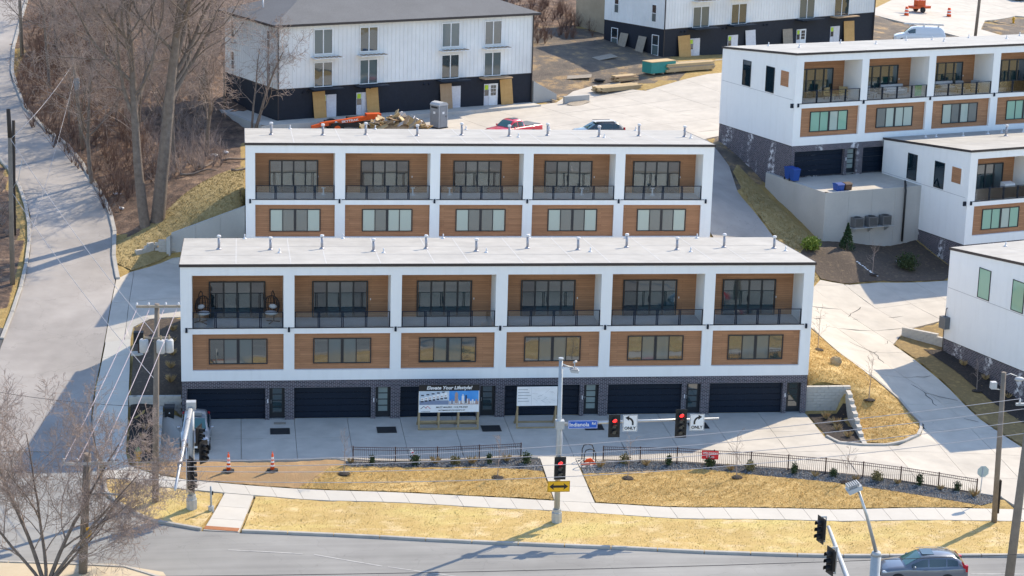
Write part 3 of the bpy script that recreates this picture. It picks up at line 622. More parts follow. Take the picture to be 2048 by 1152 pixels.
# ---------------------------------------------------------------- townhouse rows
ZR = lambda y: 10.2-.0858*y                                          # roof falls to the back
OPEN_A = [(.71,6.38),(7.05,13.08),(13.77,19.74),(20.49,26.5),(27.2,33.2),(33.89,39.7)]
OPEN_B = [(.67,6.36),(7.09,13.22),(13.92,20.0),(20.7,26.75),(27.46,33.25)]
def make_garage_door():
    g = bpy.data.objects.new('garage_door', None); COL.objects.link(g)
    b = MB(); b.box(0, 4.86, .02, .06, 0, .402)
    for k in range(8): b.box(.07+k*.597, .07+k*.597+.54, .005, .02, .05, .36)
    me = b.build('door_panel', 'black_metal', g, (0, 0, 0)).data
    for j in range(1, 5): link('door_panel', me, g, (0, 0, j*.424))
    MB().box(-.06, 0, .0, .1, 0, 2.16).box(4.86, 4.92, .0, .1, 0, 2.16).box(-.06, 4.92, .0, .1, 2.122, 2.16).build('door_frame', 'frame_dark', g)
    return g
GD = make_garage_door()
def make_entry(lite):
    d = bpy.data.objects.new('entry_door', None); COL.objects.link(d)
    MB().box(0, .97, .05, .1, .03, 2.1).build('door_leaf', 'frame_dark', d)
    b = MB(); b.box(.2, .78, .03, .05, 0, .34); me = b.build('lite', lite, d, (0, 0, .42)).data
    for j in range(1, 4): link('lite', me, d, (0, 0, .42+j*.41))
    MB().box(-.07, 0, 0, .12, 0, 2.16).box(.97, 1.04, 0, .12, 0, 2.16).box(-.07, 1.04, 0, .12, 2.1, 2.16).build('door_frame', 'frame_dark', d)
    MB().tube([(.1, .0, 1.0), (.1, .0, 1.25)], .018, 6).build('handle', 'steel', d); MB().box(-.07, 1.04, -.1, .05, 0, .03).build('threshold', 'steel', d)
    return d
ED = {k: make_entry(k) for k in ('glass_mid', 'glass_lite')}
def rect_window(parent, x, z, w, h, panes, y=0., name='window', fw=.06, mid=True):
    """window frame standing proud of the wall with one pane object per light; panes = list of materials"""
    n = len(panes); b = MB(); b.box(x, x+w, y-.07, y, z, z+fw).box(x, x+w, y-.07, y, z+h-fw, z+h).box(x, x+fw, y-.07, y, z+fw, z+h-fw).box(x+w-fw, x+w, y-.07, y, z+fw, z+h-fw)
    pw = (w-2*fw)/n
    for i in range(1, n):
        t_ = .09 if (mid and i == n//2) else .03
        b.box(x+fw+i*pw-t_, x+fw+i*pw+t_, y-.065, y, z+fw, z+h-fw)
    o = b.build(name, 'frame_dark', parent)
    for i, m_ in enumerate(panes): MB().box(x+fw+i*pw+.03, x+fw+(i+1)*pw-.03, y-.03, y-.01, z+fw, z+h-fw).build('pane', m_, o)
    return o
def slider(parent, x, z, w, h, y, mats):
    b = MB(); fw = .08; b.box(x, x+w, y-.09, y, z+h-fw, z+h).box(x, x+fw, y-.09, y, z, z+h-fw).box(x+w-fw, x+w, y-.09, y, z, z+h-fw).box(x+fw, x+w-fw, y-.1, y, z, z+.05)
    pw = (w-2*fw)/4
    for i in (1, 2, 3): b.box(x+fw+i*pw-.06, x+fw+i*pw+.06, y-.085, y, z+.05, z+h-fw)
    o = b.build('sliding_door', 'frame_dark', parent)
    for i, m_ in enumerate(mats): MB().box(x+fw+i*pw+.03, x+fw+(i+1)*pw-.03, y-.05, y-.02, z+.05, z+h-fw).build('pane', m_, o)
    MB().box(x+w/2-.1, x+w/2-.075, y-.13, y-.085, z+.9, z+1.3).build('handle', 'black_metal', o)
    return o
def railing(parent, a, b_, z, seed=0):
    r = MB(); L = b_-a-.1; xs = [a+.05+L*k/4 for k in range(5)]
    for i, x in enumerate(xs):
        if i in (0, 4): r.box(x-.03, x+.03, .04, .10, z, z+1.0)
        else: r.box(x-.075, x-.02, .04, .10, z, z+1.0).box(x+.02, x+.075, .04, .10, z, z+1.0)
    r.box(a+.02, b_-.02, .045, .095, z+.99, z+1.03).box(a-.25 if a > .5 else a, b_+.2, -.03, .02, z-.02, z+.03)
    o = r.build('railing', 'black_metal', parent)
    for i in range(4): MB().box(xs[i]+.09, xs[i+1]-.09, .062, .074, z+.06, z+.96).build('glass_panel', 'glass_rail', o)
    return o
def vents(root, pos, small):
    for i, (x, y) in enumerate(pos):
        z = ZR(y); b = MB(); hgt = .80 if i % 2 == 0 else .72
        b.tube([(0, 0, -.02), (0, 0, hgt)], .085, 10).tube([(0, 0, -.02), (0, 0, .06), (0, 0, .12)], [.2, .16, .09], 10)
        o = b.build('vent_pipe', 'vent_metal', root, (x, y, z)); MB().tube([(0, 0, hgt), (0, 0, hgt+.03), (0, 0, hgt+.13), (0, 0, hgt+.16)], [.1, .135, .135, .1], 10).build('vent_cap', 'pvc', o)
    for x, y in small:
        MB().tube([(0, 0, 0), (0, 0, .32)], .045, 8).tube([(0, 0, 0), (0, 0, .05), (0, 0, .1)], [.15, .12, .05], 8).build('small_vent', 'pvc', root, (x, y, ZR(y)))
def town(name, label, loc, rz, opens, Wd, D=11.3, garages=True, brickm='brick_dark', low='glass_screen', seed=1, side_win=False, group='townhouse rows', cut=None):
    rd = random.Random(seed); root = thing(name, label, 'townhouses', loc, rz, group); gaps = [0]+[v for o in opens for v in o]+[Wd]; st = MB()
    for i in range(0, len(gaps), 2): st.box(gaps[i], gaps[i+1], 0, 2.62, 2.64, 9.47)
    st.ext([(0, 9.47), (2.62, 9.47), (2.62, ZR(2.62)-.14), (0, ZR(0)-.14)], 0, Wd, 0)
    for a, b in opens: st.box(a, b, 0, 2.5, 5.69, 6.05).box(a, b, 0, .35, 2.64, 3.31)
    st.build('stucco_frame', 'stucco', root)
    b = MB()
    b.ext([(2.62, 2.64), (D, 2.64), (D, ZR(D)-.14), (2.62, ZR(2.62)-.14)], .0, Wd, 0); b.build('stucco_wall', 'stucco', root)
    for a, c in opens:
        MB().box(a, c, 2.5, 2.62, 6.05, 9.47).build('wood_cladding', 'wood_siding', root); MB().box(a, c, .22, .34, 3.31, 5.69).build('wood_cladding', 'wood_siding', root)
        MB().box(a, c, .05, 2.5, 6.05, 6.07).build('balcony_floor', 'balcony_deck', root)
        w = 3.6; x = (a+c)/2-w/2-.05
        m4 = [rd.choice(['glass_dark', 'glass_mid']), 'glass_mid', 'glass_mid', rd.choice(['glass_dark', 'glass_mid'])]
        slider(root, x+.02, 6.08, 3.56, 2.4, 2.5, m4)
        w = 3.66; x = (a+c)/2-w/2
        pm = {'glass_screen': ['glass_mid', 'glass_screen', 'glass_screen', 'glass_mid'], 'blind': ['glass_blind', 'glass_screen', rd.choice(['glass_screen', 'glass_blind']), 'glass_blind'], 'mixed': [rd.choice(['glass_green', 'glass_screen', 'glass_blind']) for _ in range(4)]}[low]
        rect_window(root, x, 3.68, w, 1.66, pm, .22)
        railing(root, a, c, 6.07)
        MB().box(c-1.15, c-1.09, 2.47, 2.5, 7.2, 7.32).build('outlet', 'pvc', root)
    for x in [opens[0][0]-.36]+[c+.33 for _, c in opens]:
        s = MB(); s.box(x-.055, x+.055, -.12, -.02, 5.82, 6.1).box(x-.07, x+.07, -.02, 0, 5.8, 6.12); s.build('wall_light', 'black_metal', root)
    bk = MB()
    bk.box(.02, Wd-.02, .5, D-.02, -2.2, 2.64)
    if garages:
        u = [.35]+[o[0] for o in opens[1:]]; prev = .02
        for i, g0 in enumerate(u):
            e0 = g0+5.14
            bk.box(prev, g0, .03, .5, -.3, 2.14).box(g0+4.87, e0, .03, .5, -.3, 2.14); prev = e0+.97
        bk.box(prev, Wd-.02, .03, .5, -.3, 2.14).box(.02, Wd-.02, .03, .5, 2.14, 2.64)
        for i, g0 in enumerate(u):
            g = copy_tree(GD, root, (g0+.005, .36, .02)); e = copy_tree(ED['glass_lite' if (i*7+seed) % 5 in (0, 4) else 'glass_mid'], root, (g0+5.14, .30, .02))
            MB().box(g0+5.0, g0+5.06, -.02, .03, 1.15, 1.4).build('keypad', 'pvc', root)
    else: bk.box(.02, Wd-.02, .03, .5, -2.2, 2.64)
    bk.build('brick_base', brickm, root)
    # the brick course below the white storey is set back a hair: dark shadow line
    rf = MB(); rf.ext([(-.04, ZR(-.04)-.14), (D+.04, ZR(D+.04)-.14), (D+.04, ZR(D+.04)), (-.04, ZR(-.04))], -.04, Wd+.04, 0); ro = rf.build('roof', 'roof_white', root)
    ft = MB(); y0, y1 = -.075, D+.075
    ft.box(-.075, Wd+.075, y0, -.04, ZR(0)-.17, ZR(0)+.015)
    for x0, x1 in ((-.075, -.04), (Wd+.04, Wd+.075)): ft.ext([(-.04, ZR(0)-.17), (y1, ZR(y1)-.17), (y1, ZR(y1)+.015), (-.04, ZR(0)+.015)], x0, x1, 0)
    ft.build('roof_edge', 'fascia', ro)
    for k in range(1, int(Wd/3)): 
        x = k*3.0+.4*((k*7) % 3); MB().add([(x, .05, ZR(.05)+.006), (x+.07, .05, ZR(.05)+.006), (x+.07, D, ZR(D)+.006), (x, D, ZR(D)+.006)], [(0, 1, 2, 3)]).build('membrane_seam', 'roof_seam', ro)
    for y in (3.7, 7.4): MB().add([(0, y, ZR(y)+.009), (Wd, y, ZR(y)+.009), (Wd, y+.09, ZR(y+.09)+.009), (0, y+.09, ZR(y+.09)+.009)], [(0, 1, 2, 3)]).build('membrane_seam', 'roof_seam', ro)
    if side_win:
        s = MB()
        for y, z, w, h in ((6.7, 6.47, 1.26, 2.12), (3.12, 6.47, 1.26, 2.12)):
            so_ = MB(); so_.box(-.05, 0, y, y+w, z, z+.05).box(-.05, 0, y, y+w, z+h-.05, z+h).box(-.05, 0, y, y+.05, z+.05, z+h-.05).box(-.05, 0, y+w-.05, y+w, z+.05, z+h-.05)
            wo = so_.build('window', 'frame_dark', root); MB().box(-.025, -.005, y+.05, y+w-.05, z+.05, z+h-.05).build('pane', 'glass_green' if seed == 7 else 'glass_dark', wo)
        wo = MB().box(-.035, -.005, .95, 2.15, 7.3, 8.55).build('wood_screen', 'wood_siding', root)
        MB().box(-.06, 0, .87, .95, 7.22, 8.63).box(-.06, 0, 2.15, 2.23, 7.22, 8.63).box(-.06, 0, .95, 2.15, 7.22, 7.3).box(-.06, 0, .95, 2.15, 8.55, 8.63).build('screen_reveal', 'stucco', root)
        MB().box(-.012, 0.0, .3, D-.1, 6.36, 6.385).build('stucco_joint', 'vent_metal', root)
        MB().box(-.25, 0, .1, .22, 5.75, 6.1).build('wall_light', 'black_metal', root)
        MB().box(-.012, 0, .02, D-.05, 2.60, 2.64).build('drip_edge', 'fascia', root)
    return root
A = town('townhouse_row', 'front row of six white townhouses with dark garages facing the street', (0, 0, 0), 0, OPEN_A, 40.38, seed=3)
vents(A, [(2.33,6.2),(5.65,5.92),(9,6.31),(12.29,5.15),(15.81,6.19),(19.0,5.03),(22.55,6.31),(25.82,5.58),(29.27,6.65),(32.45,5.47),(35.89,6.55),(39.2,6.04)],
      [(4.0,11),(6.2,4.6),(10.6,11),(12.9,4.5),(17.4,11),(19.6,4.5),(23.3,10.9),(26.5,4.7),(30.0,10.9),(33.2,4.6),(35.0,10.9),(39.7,4.9)])
B = town('townhouse_row', 'middle row of five white townhouses right behind the front row', (4.1, 20.6, 3.84), 0, OPEN_B, 34.04, garages=False, low='blind', seed=5)
vents(B, [(1.9,6.0),(5.7,5.8),(8.9,6.2),(12.7,5.6),(16.1,6.3),(19.6,5.6),(22.6,6.3),(26.4,5.5),(29.6,6.3),(33,5.7)], [(3.4,10.8),(9.9,10.8),(16.9,10.8),(20.2,4.9),(23.4,10.8),(26.7,4.9),(30.2,10.8),(33.3,4.8)])
T18 = R_(18.7)
TL = town('townhouse_row', 'upper right row of white townhouses with furnished balconies', (48.0, 35.6, 8.51), T18, OPEN_A[:5], 34.0, brickm='brick_bloom', low='mixed', seed=9, side_win=True)
vents(TL, [], [(3.4,9.5),(4.3,6.2),(10.6,9.3),(12.2,6.4),(17.5,9.3),(19.2,6.2),(19.9,8.8),(24.3,9.3),(26,6.2),(30,9.3)])
T2 = town('townhouse_row', 'middle right row of white townhouses with tall grill on its balcony', (60.15, 27.45, 2.2), T18, OPEN_A[:3], 20.4, D=11.4, brickm='brick_bloom', low='mixed', seed=8, side_win=True)
vents(T2, [(9.2,7.2),(12.4,6.9)], [(3.0,9.8),(3.9,9.6),(6.2,9.0),(9.0,9.3),(10.6,9.5),(12.3,8.8),(10.3,5.6)])
T3 = town('townhouse_row', 'nearest right row of white townhouses cut by the picture edge', (56.65, -.29, -.54), T18, OPEN_A[:2], 13.7, brickm='brick_bloom', low='mixed', seed=7, side_win=True)
vents(T3, [(5.0,7.2)], [(3.6,9.8)])
for o in (GD, *ED.values()):
    for c in list(o.children): bpy.data.objects.remove(c)
    bpy.data.objects.remove(o)

# ---------------------------------------------------------------- white apartment blocks
def sash(parent, x, z, w, h, y, m_='glass_screen', name='window'):
    b = MB(); fw = .07; b.box(x-fw, x+w+fw, y-.07, y, z-fw, z).box(x-fw, x+w+fw, y-.07, y, z+h, z+h+fw).box(x-fw, x, y-.07, y, z, z+h).box(x+w, x+w+fw, y-.07, y, z, z+h).box(x+w/2-.045, x+w/2+.045, y-.06, y, z, z+h)
    o = b.build(name, 'trim_white', parent)
    for k in (0, 1): MB().box(x+k*(w/2+.045), x+w/2-.045+k*(w/2+.045), y-.03, y-.01, z, z+h).build('pane', m_, o)
    return o
def side_sash(parent, y, z, w, h, mats=('glass_screen', 'glass_dark')):
    b = MB(); fw = .06; b.box(-.06, 0, y-fw, y+w+fw, z-fw, z).box(-.06, 0, y-fw, y+w+fw, z+h, z+h+fw).box(-.06, 0, y-fw, y, z, z+h).box(-.06, 0, y+w, y+w+fw, z, z+h).box(-.05, 0, y, y+w, z+h/2-.03, z+h/2+.03)
    o = b.build('window', 'trim_white', parent)
    for k in (0, 1): MB().box(-.03, -.01, y, y+w, z+k*(h/2+.03), z+h/2-.03+k*(h/2+.03)).build('pane', mats[k], o)
def apartment(name, label, loc, rz, L, D, hb, he, wins, doors, sides, z1, z2):
    root = thing(name, label, 'apartment block', loc, rz, 'white apartment blocks')
    MB().box(.03, L-.03, .03, D, -1.2, hb).build('brick_base', 'brick_black', root)
    MB().box(0, L, 0, D, hb, he).build('siding', 'white_paint', root)
    b = MB(); k = 0
    x = .25
    while x < L: b.box(x-.022, x+.022, -.022, 0, hb, he); x += .41
    y = .3
    while y < D: b.box(-.022, 0, y-.022, y+.022, hb, he); y += .41
    tag(b.build('battens', 'white_paint', root), kind='stuff')
    MB().box(-.03, L+.02, -.03, D, hb-.01, hb+.06).build('base_trim', 'fascia', root)
    o = .45; zr = he+.02; rg = (D/2+o)*.36; r = MB()
    P = [(-o, -o, zr), (L+o, -o, zr), (L+o, D+o, zr), (-o, D+o, zr), (D/2, D/2, zr+rg), (L-D/2, D/2, zr+rg)]
    r.add(P, [(0, 1, 5, 4), (1, 2, 5), (2, 3, 4, 5), (3, 0, 4), (3, 2, 1, 0)]); ro = r.build('roof', 'shingle', root)
    MB().box(-o-.06, L+o+.06, -o-.06, -o, zr-.2, zr+.01).box(-o-.06, -o, -o, D+o, zr-.2, zr+.01).box(L+o, L+o+.06, -o, D+o, zr-.2, zr+.01).build('gutter', 'fascia', ro)
    MB().tube([(1.5, D*.55, zr+.3), (1.5, D*.55, zr+1.4)], .07, 6).build('vent_pipe', 'pvc', ro)
    MB().box(.02, .1, -.1, -.02, 0, he).build('downpipe', 'fascia', root); MB().box(L-.1, L-.02, -.1, -.02, 0, he).build('downpipe', 'fascia', root)
    for i, (x, w) in enumerate(wins):
        for z, h in ((z1, 2.08), (z2, 2.08)): sash(root, x, z, w, h, 0, ['glass_mid', 'glass_screen'][(i+int(z)) % 2])
        sh = MB(); sh.box(x-.3, x+w+.7, -.95, -.1, z2-.42, z2-.36)
        so_ = MB().box(x-.35, x+w+.75, -1.0, -.03, z2-.36, z2-.30).build('canopy', 'white_paint', root)
        for k in range(6): MB().box(x-.1+k*(w+.5)/5, x+.12+k*(w+.5)/5, -.9, -.15, z2-.30, z2-.26).build('slat', 'cardboard', so_)
        MB().box(x-.55, x+w+.75, -1.1, .03, hb-.12, hb-.02).build('canopy', 'black_metal' if i != 3 else 'cardboard', root)
    for x, kind in doors:
        d = MB().box(x, x+.95, -.04, .03, .02, 2.05).build('door', 'trim_white' if kind else 'plastic_sheet', root)
        if kind:
            for r_ in range(3):
                for c in range(2): MB().box(x+.2+c*.29, x+.46+c*.29, -.06, -.04, .95+r_*.33, 1.24+r_*.33).build('pane', 'glass_dark', d)
        MB().box(x-.52, x-.02, -.03, .03, .02, 2.05).build('sidelight', 'plastic_sheet', root)
        MB().box(x-.48, x-.06, -.05, -.03, .95, 1.5).build('pane', 'glass_dark', root); MB().box(x-.46, x-.1, -.055, -.03, 1.52, 1.95).build('sticker', 'sticker_lime', root)
    for y, z, w, h in sides: side_sash(root, y, z, w, h)
    for x in np.arange(2.5, L, 6.1): MB().tube([(x, -.14, hb-.35), (x, .03, hb-.35)], .07, 8).tube([(x+.5, -.14, hb-.35), (x+.5, .03, hb-.35)], .07, 8).build('wall_vent', 'black_metal', root)
    return root
mk('sticker_lime', (.45, .62, .03), None, 2, .6, big=0)
W1 = apartment('apartment_block', 'white batten sided apartment block with dark hip roof behind the middle row', (6.94, 55.27, 9.55), R_(24.5), 26.3, 11.0, 2.75, 8.45,
    [(3.58,1.72),(8.12,1.7),(16.52,1.75),(21.05,1.72)], [(4.8,0),(8.3,0),(17.6,0),(21.6,1)],
    [(9.0,6.2,.55,1.5),(1.4,6.2,.55,1.5),(9.0,3.35,.55,1.5),(1.4,3.35,.55,1.5)], 2.85, 5.75)
W2 = apartment('apartment_block', 'white apartment block cut off by the top of the picture', (46.9, 84.2, 11.0), R_(32), 32.4, 9.2, 3.2, 9.2,
    [(4.1,2.25),(9.7,2.2),(20.1,2.3),(25.7,2.3)], [(4.3,0),(9.9,0),(20.4,1),(25.8,0)],
    [(7.0,.5,.9,2.0),(.7,.5,.9,2.0),(7.0,4.2,.6,1.7),(1.2,3.9,.6,1.7)], 3.2, 6.3)
for o in bpy.data.objects: pass
# things leaning on them
def leaning(name, label, P, yaw, x, w, h, mat, lean=.25, group='sheets leaning on the apartment blocks', z=0., d=.35):
    o = MB().box(0, w, 0, .02, 0, h).build(name, mat); c, s = math.cos(yaw), math.sin(yaw)
    o.location = (P[0]+x*c+d*s, P[1]+x*s-d*c, P[2]+z); o.rotation_euler = (0, 0, yaw)
    o.rotation_euler = (-math.asin(min(.9, (d-.05)/h)), random.uniform(-.03, .03), yaw)
    return tag(o, label, 'sheet', group)
y1 = R_(24.5); p1 = (6.94, 55.27, 9.6)
leaning('plywood_sheet', 'orange plywood sheet covering the leftmost door of the long white block', p1, y1, 3.45, 1.22, 2.35, 'plywood')
leaning('plywood_sheet', 'orange plywood sheet right of the second door of the long white block', p1, y1, 8.75, 1.22, 2.35, 'plywood')
leaning('plywood_sheet', 'greyish plywood sheet left of the third door, above the portable toilet', p1, y1, 16.35, 1.22, 2.3, 'cardboard')
leaning('plywood_sheet', 'orange plywood sheet beside the glazed white door', p1, y1, 22.8, 1.3, 2.35, 'plywood')
y2 = R_(32); p2 = (46.9, 84.2, 11.05)
leaning('plywood_sheet', 'pale plywood sheet left of the first door of the cropped block', p2, y2, 2.1, 1.7, 2.4, 'plywood')
leaning('plywood_sheet', 'white wrapped panel by the second door of the cropped block', p2, y2, 11.9, 1.5, 2.4, 'plastic_sheet')
leaning('plywood_sheet', 'grey plywood sheet in the middle of the cropped block', p2, y2, 17.6, 1.5, 2.2, 'board_grey')
leaning('plywood_sheet', 'orange plywood sheet near the right end of the cropped block', p2, y2, 27.3, 1.7, 2.5, 'plywood')
for y, lab in ((5.2, 'weathered board leaning between the side windows of the cropped block'), (2.4, 'weathered board leaning near the corner of the cropped block')):
    o = MB().box(-.02, 0, 0, 1.2, 0, 2.35).build('weathered_board', 'board_grey'); c, s = math.cos(y2), math.sin(y2)
    o.location = (p2[0]-y*s-.8*c, p2[1]+y*c-.8*s, p2[2]-.1); o.rotation_euler = (0, .30, y2); tag(o, lab, 'board', 'sheets leaning on the apartment blocks')
# tan outbuilding left of the cropped block
o = thing('tan_outbuilding', 'tan sided porch block left of the cropped white block', 'outbuilding', (44.9, 96, 12.0), R_(32))
MB().box(-2.6, .6, .2, 5, -1, 6).build('wall', 'tan_siding', o); MB().box(-2.5, -2.2, -.3, .2, -1, 6).box(-2.2, .6, -.3, .2, 3.2, 6).build('porch_post', 'tan_siding', o)

# ---------------------------------------------------------------- retaining walls, steps
def wall_panels(root, P, u, L, zt, zb, th=.3, step=2.4, mat='concrete_wall', name='wall_panel'):
    """a cast wall from P along unit u, top and bottom heights given at each end, split at the form joints"""
    n = max(1, round(L/step)); nx_, ny_ = -u[1], u[0]
    for i in range(n):
        s0, s1 = L*i/n+.006, L*(i+1)/n-.006; V = []
        for s, q in ((s0, s0/L), (s1, s1/L)):
            a, b = zt[0]+(zt[1]-zt[0])*q, zb[0]+(zb[1]-zb[0])*q
            for o_, z in ((0, b), (0, a), (th, a), (th, b)): V.append((P[0]+u[0]*s+nx_*o_, P[1]+u[1]*s+ny_*o_, z))
        MB().add(V, [(0, 1, 2, 3), (4, 7, 6, 5), (0, 4, 5, 1), (1, 5, 6, 2), (2, 6, 7, 3)]).build(name, mat, root)
fu = (math.cos(T18), math.sin(T18)); su = (-math.sin(T18), math.cos(T18))
def t1(x, y): return (48+fu[0]*x+su[0]*y, 35.6+fu[1]*x+su[1]*y)
rt = thing('retaining_wall', 'tall cast concrete retaining wall carrying the upper right terrace', 'wall')
wall_panels(rt, t1(-.36, -5.67), fu, 18, (8.45, 8.45), (3.2, 3.2)); c0 = t1(-.36, -5.36)
wall_panels(rt, t1(-.36, -5.66), su, 8.7, (8.45, 8.45), (3.8, 5.6), th=-.3)
te = tag(thing('terrace', 'concrete terrace in front of the upper right garages', 'terrace'), kind='structure')
for i in range(5):
    a, b, c, d = t1(-.05+i*3.4, -5.36), t1(3.33+i*3.4, -5.36), t1(3.33+i*3.4, .3), t1(-.05+i*3.4, .3); V = [(*p, 8.43) for p in (a, b, c, d)]+[(*p, 8.0) for p in (a, b, c, d)]
    MB().add(V, [(0, 1, 2, 3), (4, 7, 6, 5), (0, 4, 5, 1), (1, 5, 6, 2), (2, 6, 7, 3), (3, 7, 4, 0)]).build('slab', 'concrete', te)
# wall left of the middle row
rt = thing('retaining_wall', 'sloping cast concrete wall left of the middle row', 'wall')
wall_panels(rt, (-1.4, 26.4), (.999, -.02), 5.45, (6.1, 8.2), (3.6, 3.6), th=.3, step=1.8)
wall_panels(rt, (-1.4, 26.4), (-.97, .24), .3, (6.0, 5.8), (3.6, 3.6), th=.3)
def block_wall(name, label, pts, tops, base, bh=.2, bl=.45, th=.3, caps=True):
    """stacked landscape blocks: courses of block objects; tops = wall height at each point"""
    root = thing(name, label, 'wall'); A_ = np.array(pts, float); seg = np.hypot(*np.diff(A_, axis=0).T); tot = seg.sum(); cum = np.r_[0, np.cumsum(seg)]
    proto = MB().box(.006, bl-.006, 0, th, .005, bh-.005).build('block', 'block', root); me = proto.data; used = False
    j = 0
    while True:
        z = base+j*bh; s = -(j % 2)*bl/2; any_ = False
        while s < tot-.05:
            q = min(max(s+bl/2, 0), tot); t_ = np.interp(q, cum, tops)
            if z+bh <= t_+.02:
                any_ = True; k = min(np.searchsorted(cum, min(max(s, 0.001), tot-.001))-1, len(seg)-1); u = (A_[k+1]-A_[k])/seg[k]; p = A_[k]+u*(max(s, 0)-cum[k])
                o = proto if not used else link('block', me, root); used = True
                o.location = (p[0]+random.uniform(-.008, .008), p[1]+random.uniform(-.008, .008), z); o.rotation_euler = (0, 0, math.atan2(u[1], u[0]))
            s += bl
        j += 1
        if not any_ or j > 14: break
    return root
block_wall('block_wall', 'stepped pale block retaining wall right of the front row', [(40.42, .35), (43.05, .35), (42.35, -6.1)], [1.85, 1.85, .12], -.08, .2, .5)
block_wall('block_wall', 'grey block wall behind the black bin left of the front row', [(-3.3, .55), (-.02, .55)], [1.5, 1.55], -.1, .2, .5)
block_wall('block_wall', 'small curved stacked block wall at the foot of the grass slope', [(-3.9, 25.6), (-2.8, 26.3), (-1.45, 26.35)], [4.95, 5.5, 5.7], 4.0, .2, .5)
block_wall('block_wall', 'low stepped stone edging beside the silver car', [(-1.42, .5), (-1.36, -6.7)], [1.0, .25], -.1, .2, .6, .25)
block_wall('block_wall', 'low block wall near the corner of the nearest right row', [(50.9, 13.3), (53.4, 10.9)], [2.3, 2.0], .9, .2, .5)
# raised walk and walls in front of the long white block
cu, su_ = math.cos(R_(24.5)), math.sin(R_(24.5))
def w1(x, y): return (6.94+cu*x-su_*y, 55.27+su_*x+cu*y)
rt = thing('raised_walk', 'raised concrete walk with retaining wall in front of the long white block', 'wall')
wall_panels(rt, w1(-2.4, -1.9), (cu, su_), 28.6, (9.62, 9.62), (8.0, 8.9)); wall_panels(rt, w1(-2.4, -1.9), (-su_, cu), 10, (9.62, 9.62), (7.6, 8.2), th=-.3)
for i in range(12):
    a, b = -2.05+i*2.36, -2.05+(i+1)*2.36-.02; V = [(*w1(a, -1.58), 9.6), (*w1(b, -1.58), 9.6), (*w1(b, .02), 9.6), (*w1(a, .02), 9.6)]; V += [(x, y, z-.3) for x, y, z in V]
    MB().add(V, [(0, 1, 2, 3), (4, 7, 6, 5), (0, 4, 5, 1), (1, 5, 6, 2), (2, 6, 7, 3), (3, 7, 4, 0)]).build('slab', 'concrete_walk', rt)
V = [(*w1(-2.08, .04), 9.58), (*w1(-.02, .04), 9.58), (*w1(-.02, 8), 9.58), (*w1(-2.08, 8), 9.58)]; V += [(x, y, z-.3) for x, y, z in V]
MB().add(V, [(0, 1, 2, 3), (4, 7, 6, 5), (0, 4, 5, 1), (1, 5, 6, 2), (2, 6, 7, 3), (3, 7, 4, 0)]).build('slab', 'concrete_walk', rt)
rt = thing('wing_wall', 'sloped concrete wing wall at the right end of the long white block', 'wall')
wall_panels(rt, w1(26.4, -.2), (cu, su_), 2.6, (11.6, 10.2), (9.0, 9.2), step=2.6); wall_panels(rt, w1(28.6, -2.2), (cu, su_), 2.8, (10.3, 10.3), (9.0, 9.0), step=2.8)
c2, s2 = math.cos(y2), math.sin(y2)
def w2(x, y): return (46.9+c2*x-s2*y, 84.2+s2*x+c2*y)
rt = thing('raised_walk', 'raised concrete walk and steps in front of the cropped white block', 'wall')
wall_panels(rt, w2(-.2, -2.6), (c2, s2), 33, (11.05, 11.05), (9.4, 9.4)); wall_panels(rt, w2(-3.0, -2.6), (c2, s2), 1.6, (11.05, 11.05), (9.4, 9.4), step=1.6)
V = [(*w2(-2.0, -2.28), 11.02), (*w2(33, -2.28), 11.02), (*w2(33, .02), 11.02), (*w2(-2.0, .02), 11.02)]; V += [(x, y, z-.4) for x, y, z in V]
MB().add(V, [(0, 1, 2, 3), (4, 7, 6, 5), (0, 4, 5, 1), (1, 5, 6, 2), (2, 6, 7, 3), (3, 7, 4, 0)]).build('slab', 'concrete_walk', rt)
V = [(*w2(-2.0, .05), 11.0), (*w2(-.02, .05), 11.0), (*w2(-.02, 9), 11.9), (*w2(-2.0, 9), 11.9)]; V += [(x, y, z-.4) for x, y, z in V]
MB().add(V, [(0, 1, 2, 3), (4, 7, 6, 5), (0, 4, 5, 1), (1, 5, 6, 2), (2, 6, 7, 3), (3, 7, 4, 0)]).build('slab', 'concrete_walk', rt)
for k in range(6):
    V = [(*w2(-1.3, -2.6-k*.32), 10.9-k*.23), (*w2(-.3, -2.6-k*.32), 10.9-k*.23), (*w2(-.3, -2.28-k*.32), 10.9-k*.23), (*w2(-1.3, -2.28-k*.32), 10.9-k*.23)]; V += [(x, y, 9.2) for x, y, z in V]
    MB().add(V, [(0, 1, 2, 3), (0, 4, 5, 1), (1, 5, 6, 2), (2, 6, 7, 3), (3, 7, 4, 0)]).build('step', 'concrete_walk', rt)

# ---------------------------------------------------------------- traffic signals and poles
def sig_head(parent, loc, rz, lit=True, n=3, name='signal_head'):
    h = .34*n; b = MB(); b.box(-.17, .17, -.02, .2, -h/2, h/2)
    o = b.build(name, 'sign_black', parent, loc, rz)
    MB().box(-.33, .33, .0, .02, -h/2-.16, h/2+.16).build('backplate', 'sign_black', o)
    for k in range(n):
        z = h/2-.17-.34*k
        MB().tube([(0, -.035, z), (0, -.02, z)], .135, 14, smooth=False).build('lens', 'signal_red' if (k == 0 and lit) else 'lens_off', o)
        v = MB(); m = 9; P = []
        for q in range(m): a = R_(-35+250*q/(m-1)); P += [(.155*math.cos(a), -.02, z+.155*math.sin(a)), (.155*math.cos(a), -.26, z+.155*math.sin(a)-.02)]
        v.add(P, [(2*q, 2*q+1, 2*q+3, 2*q+2) for q in range(m-1)]); v.build('visor', 'sign_black', o)
    return o
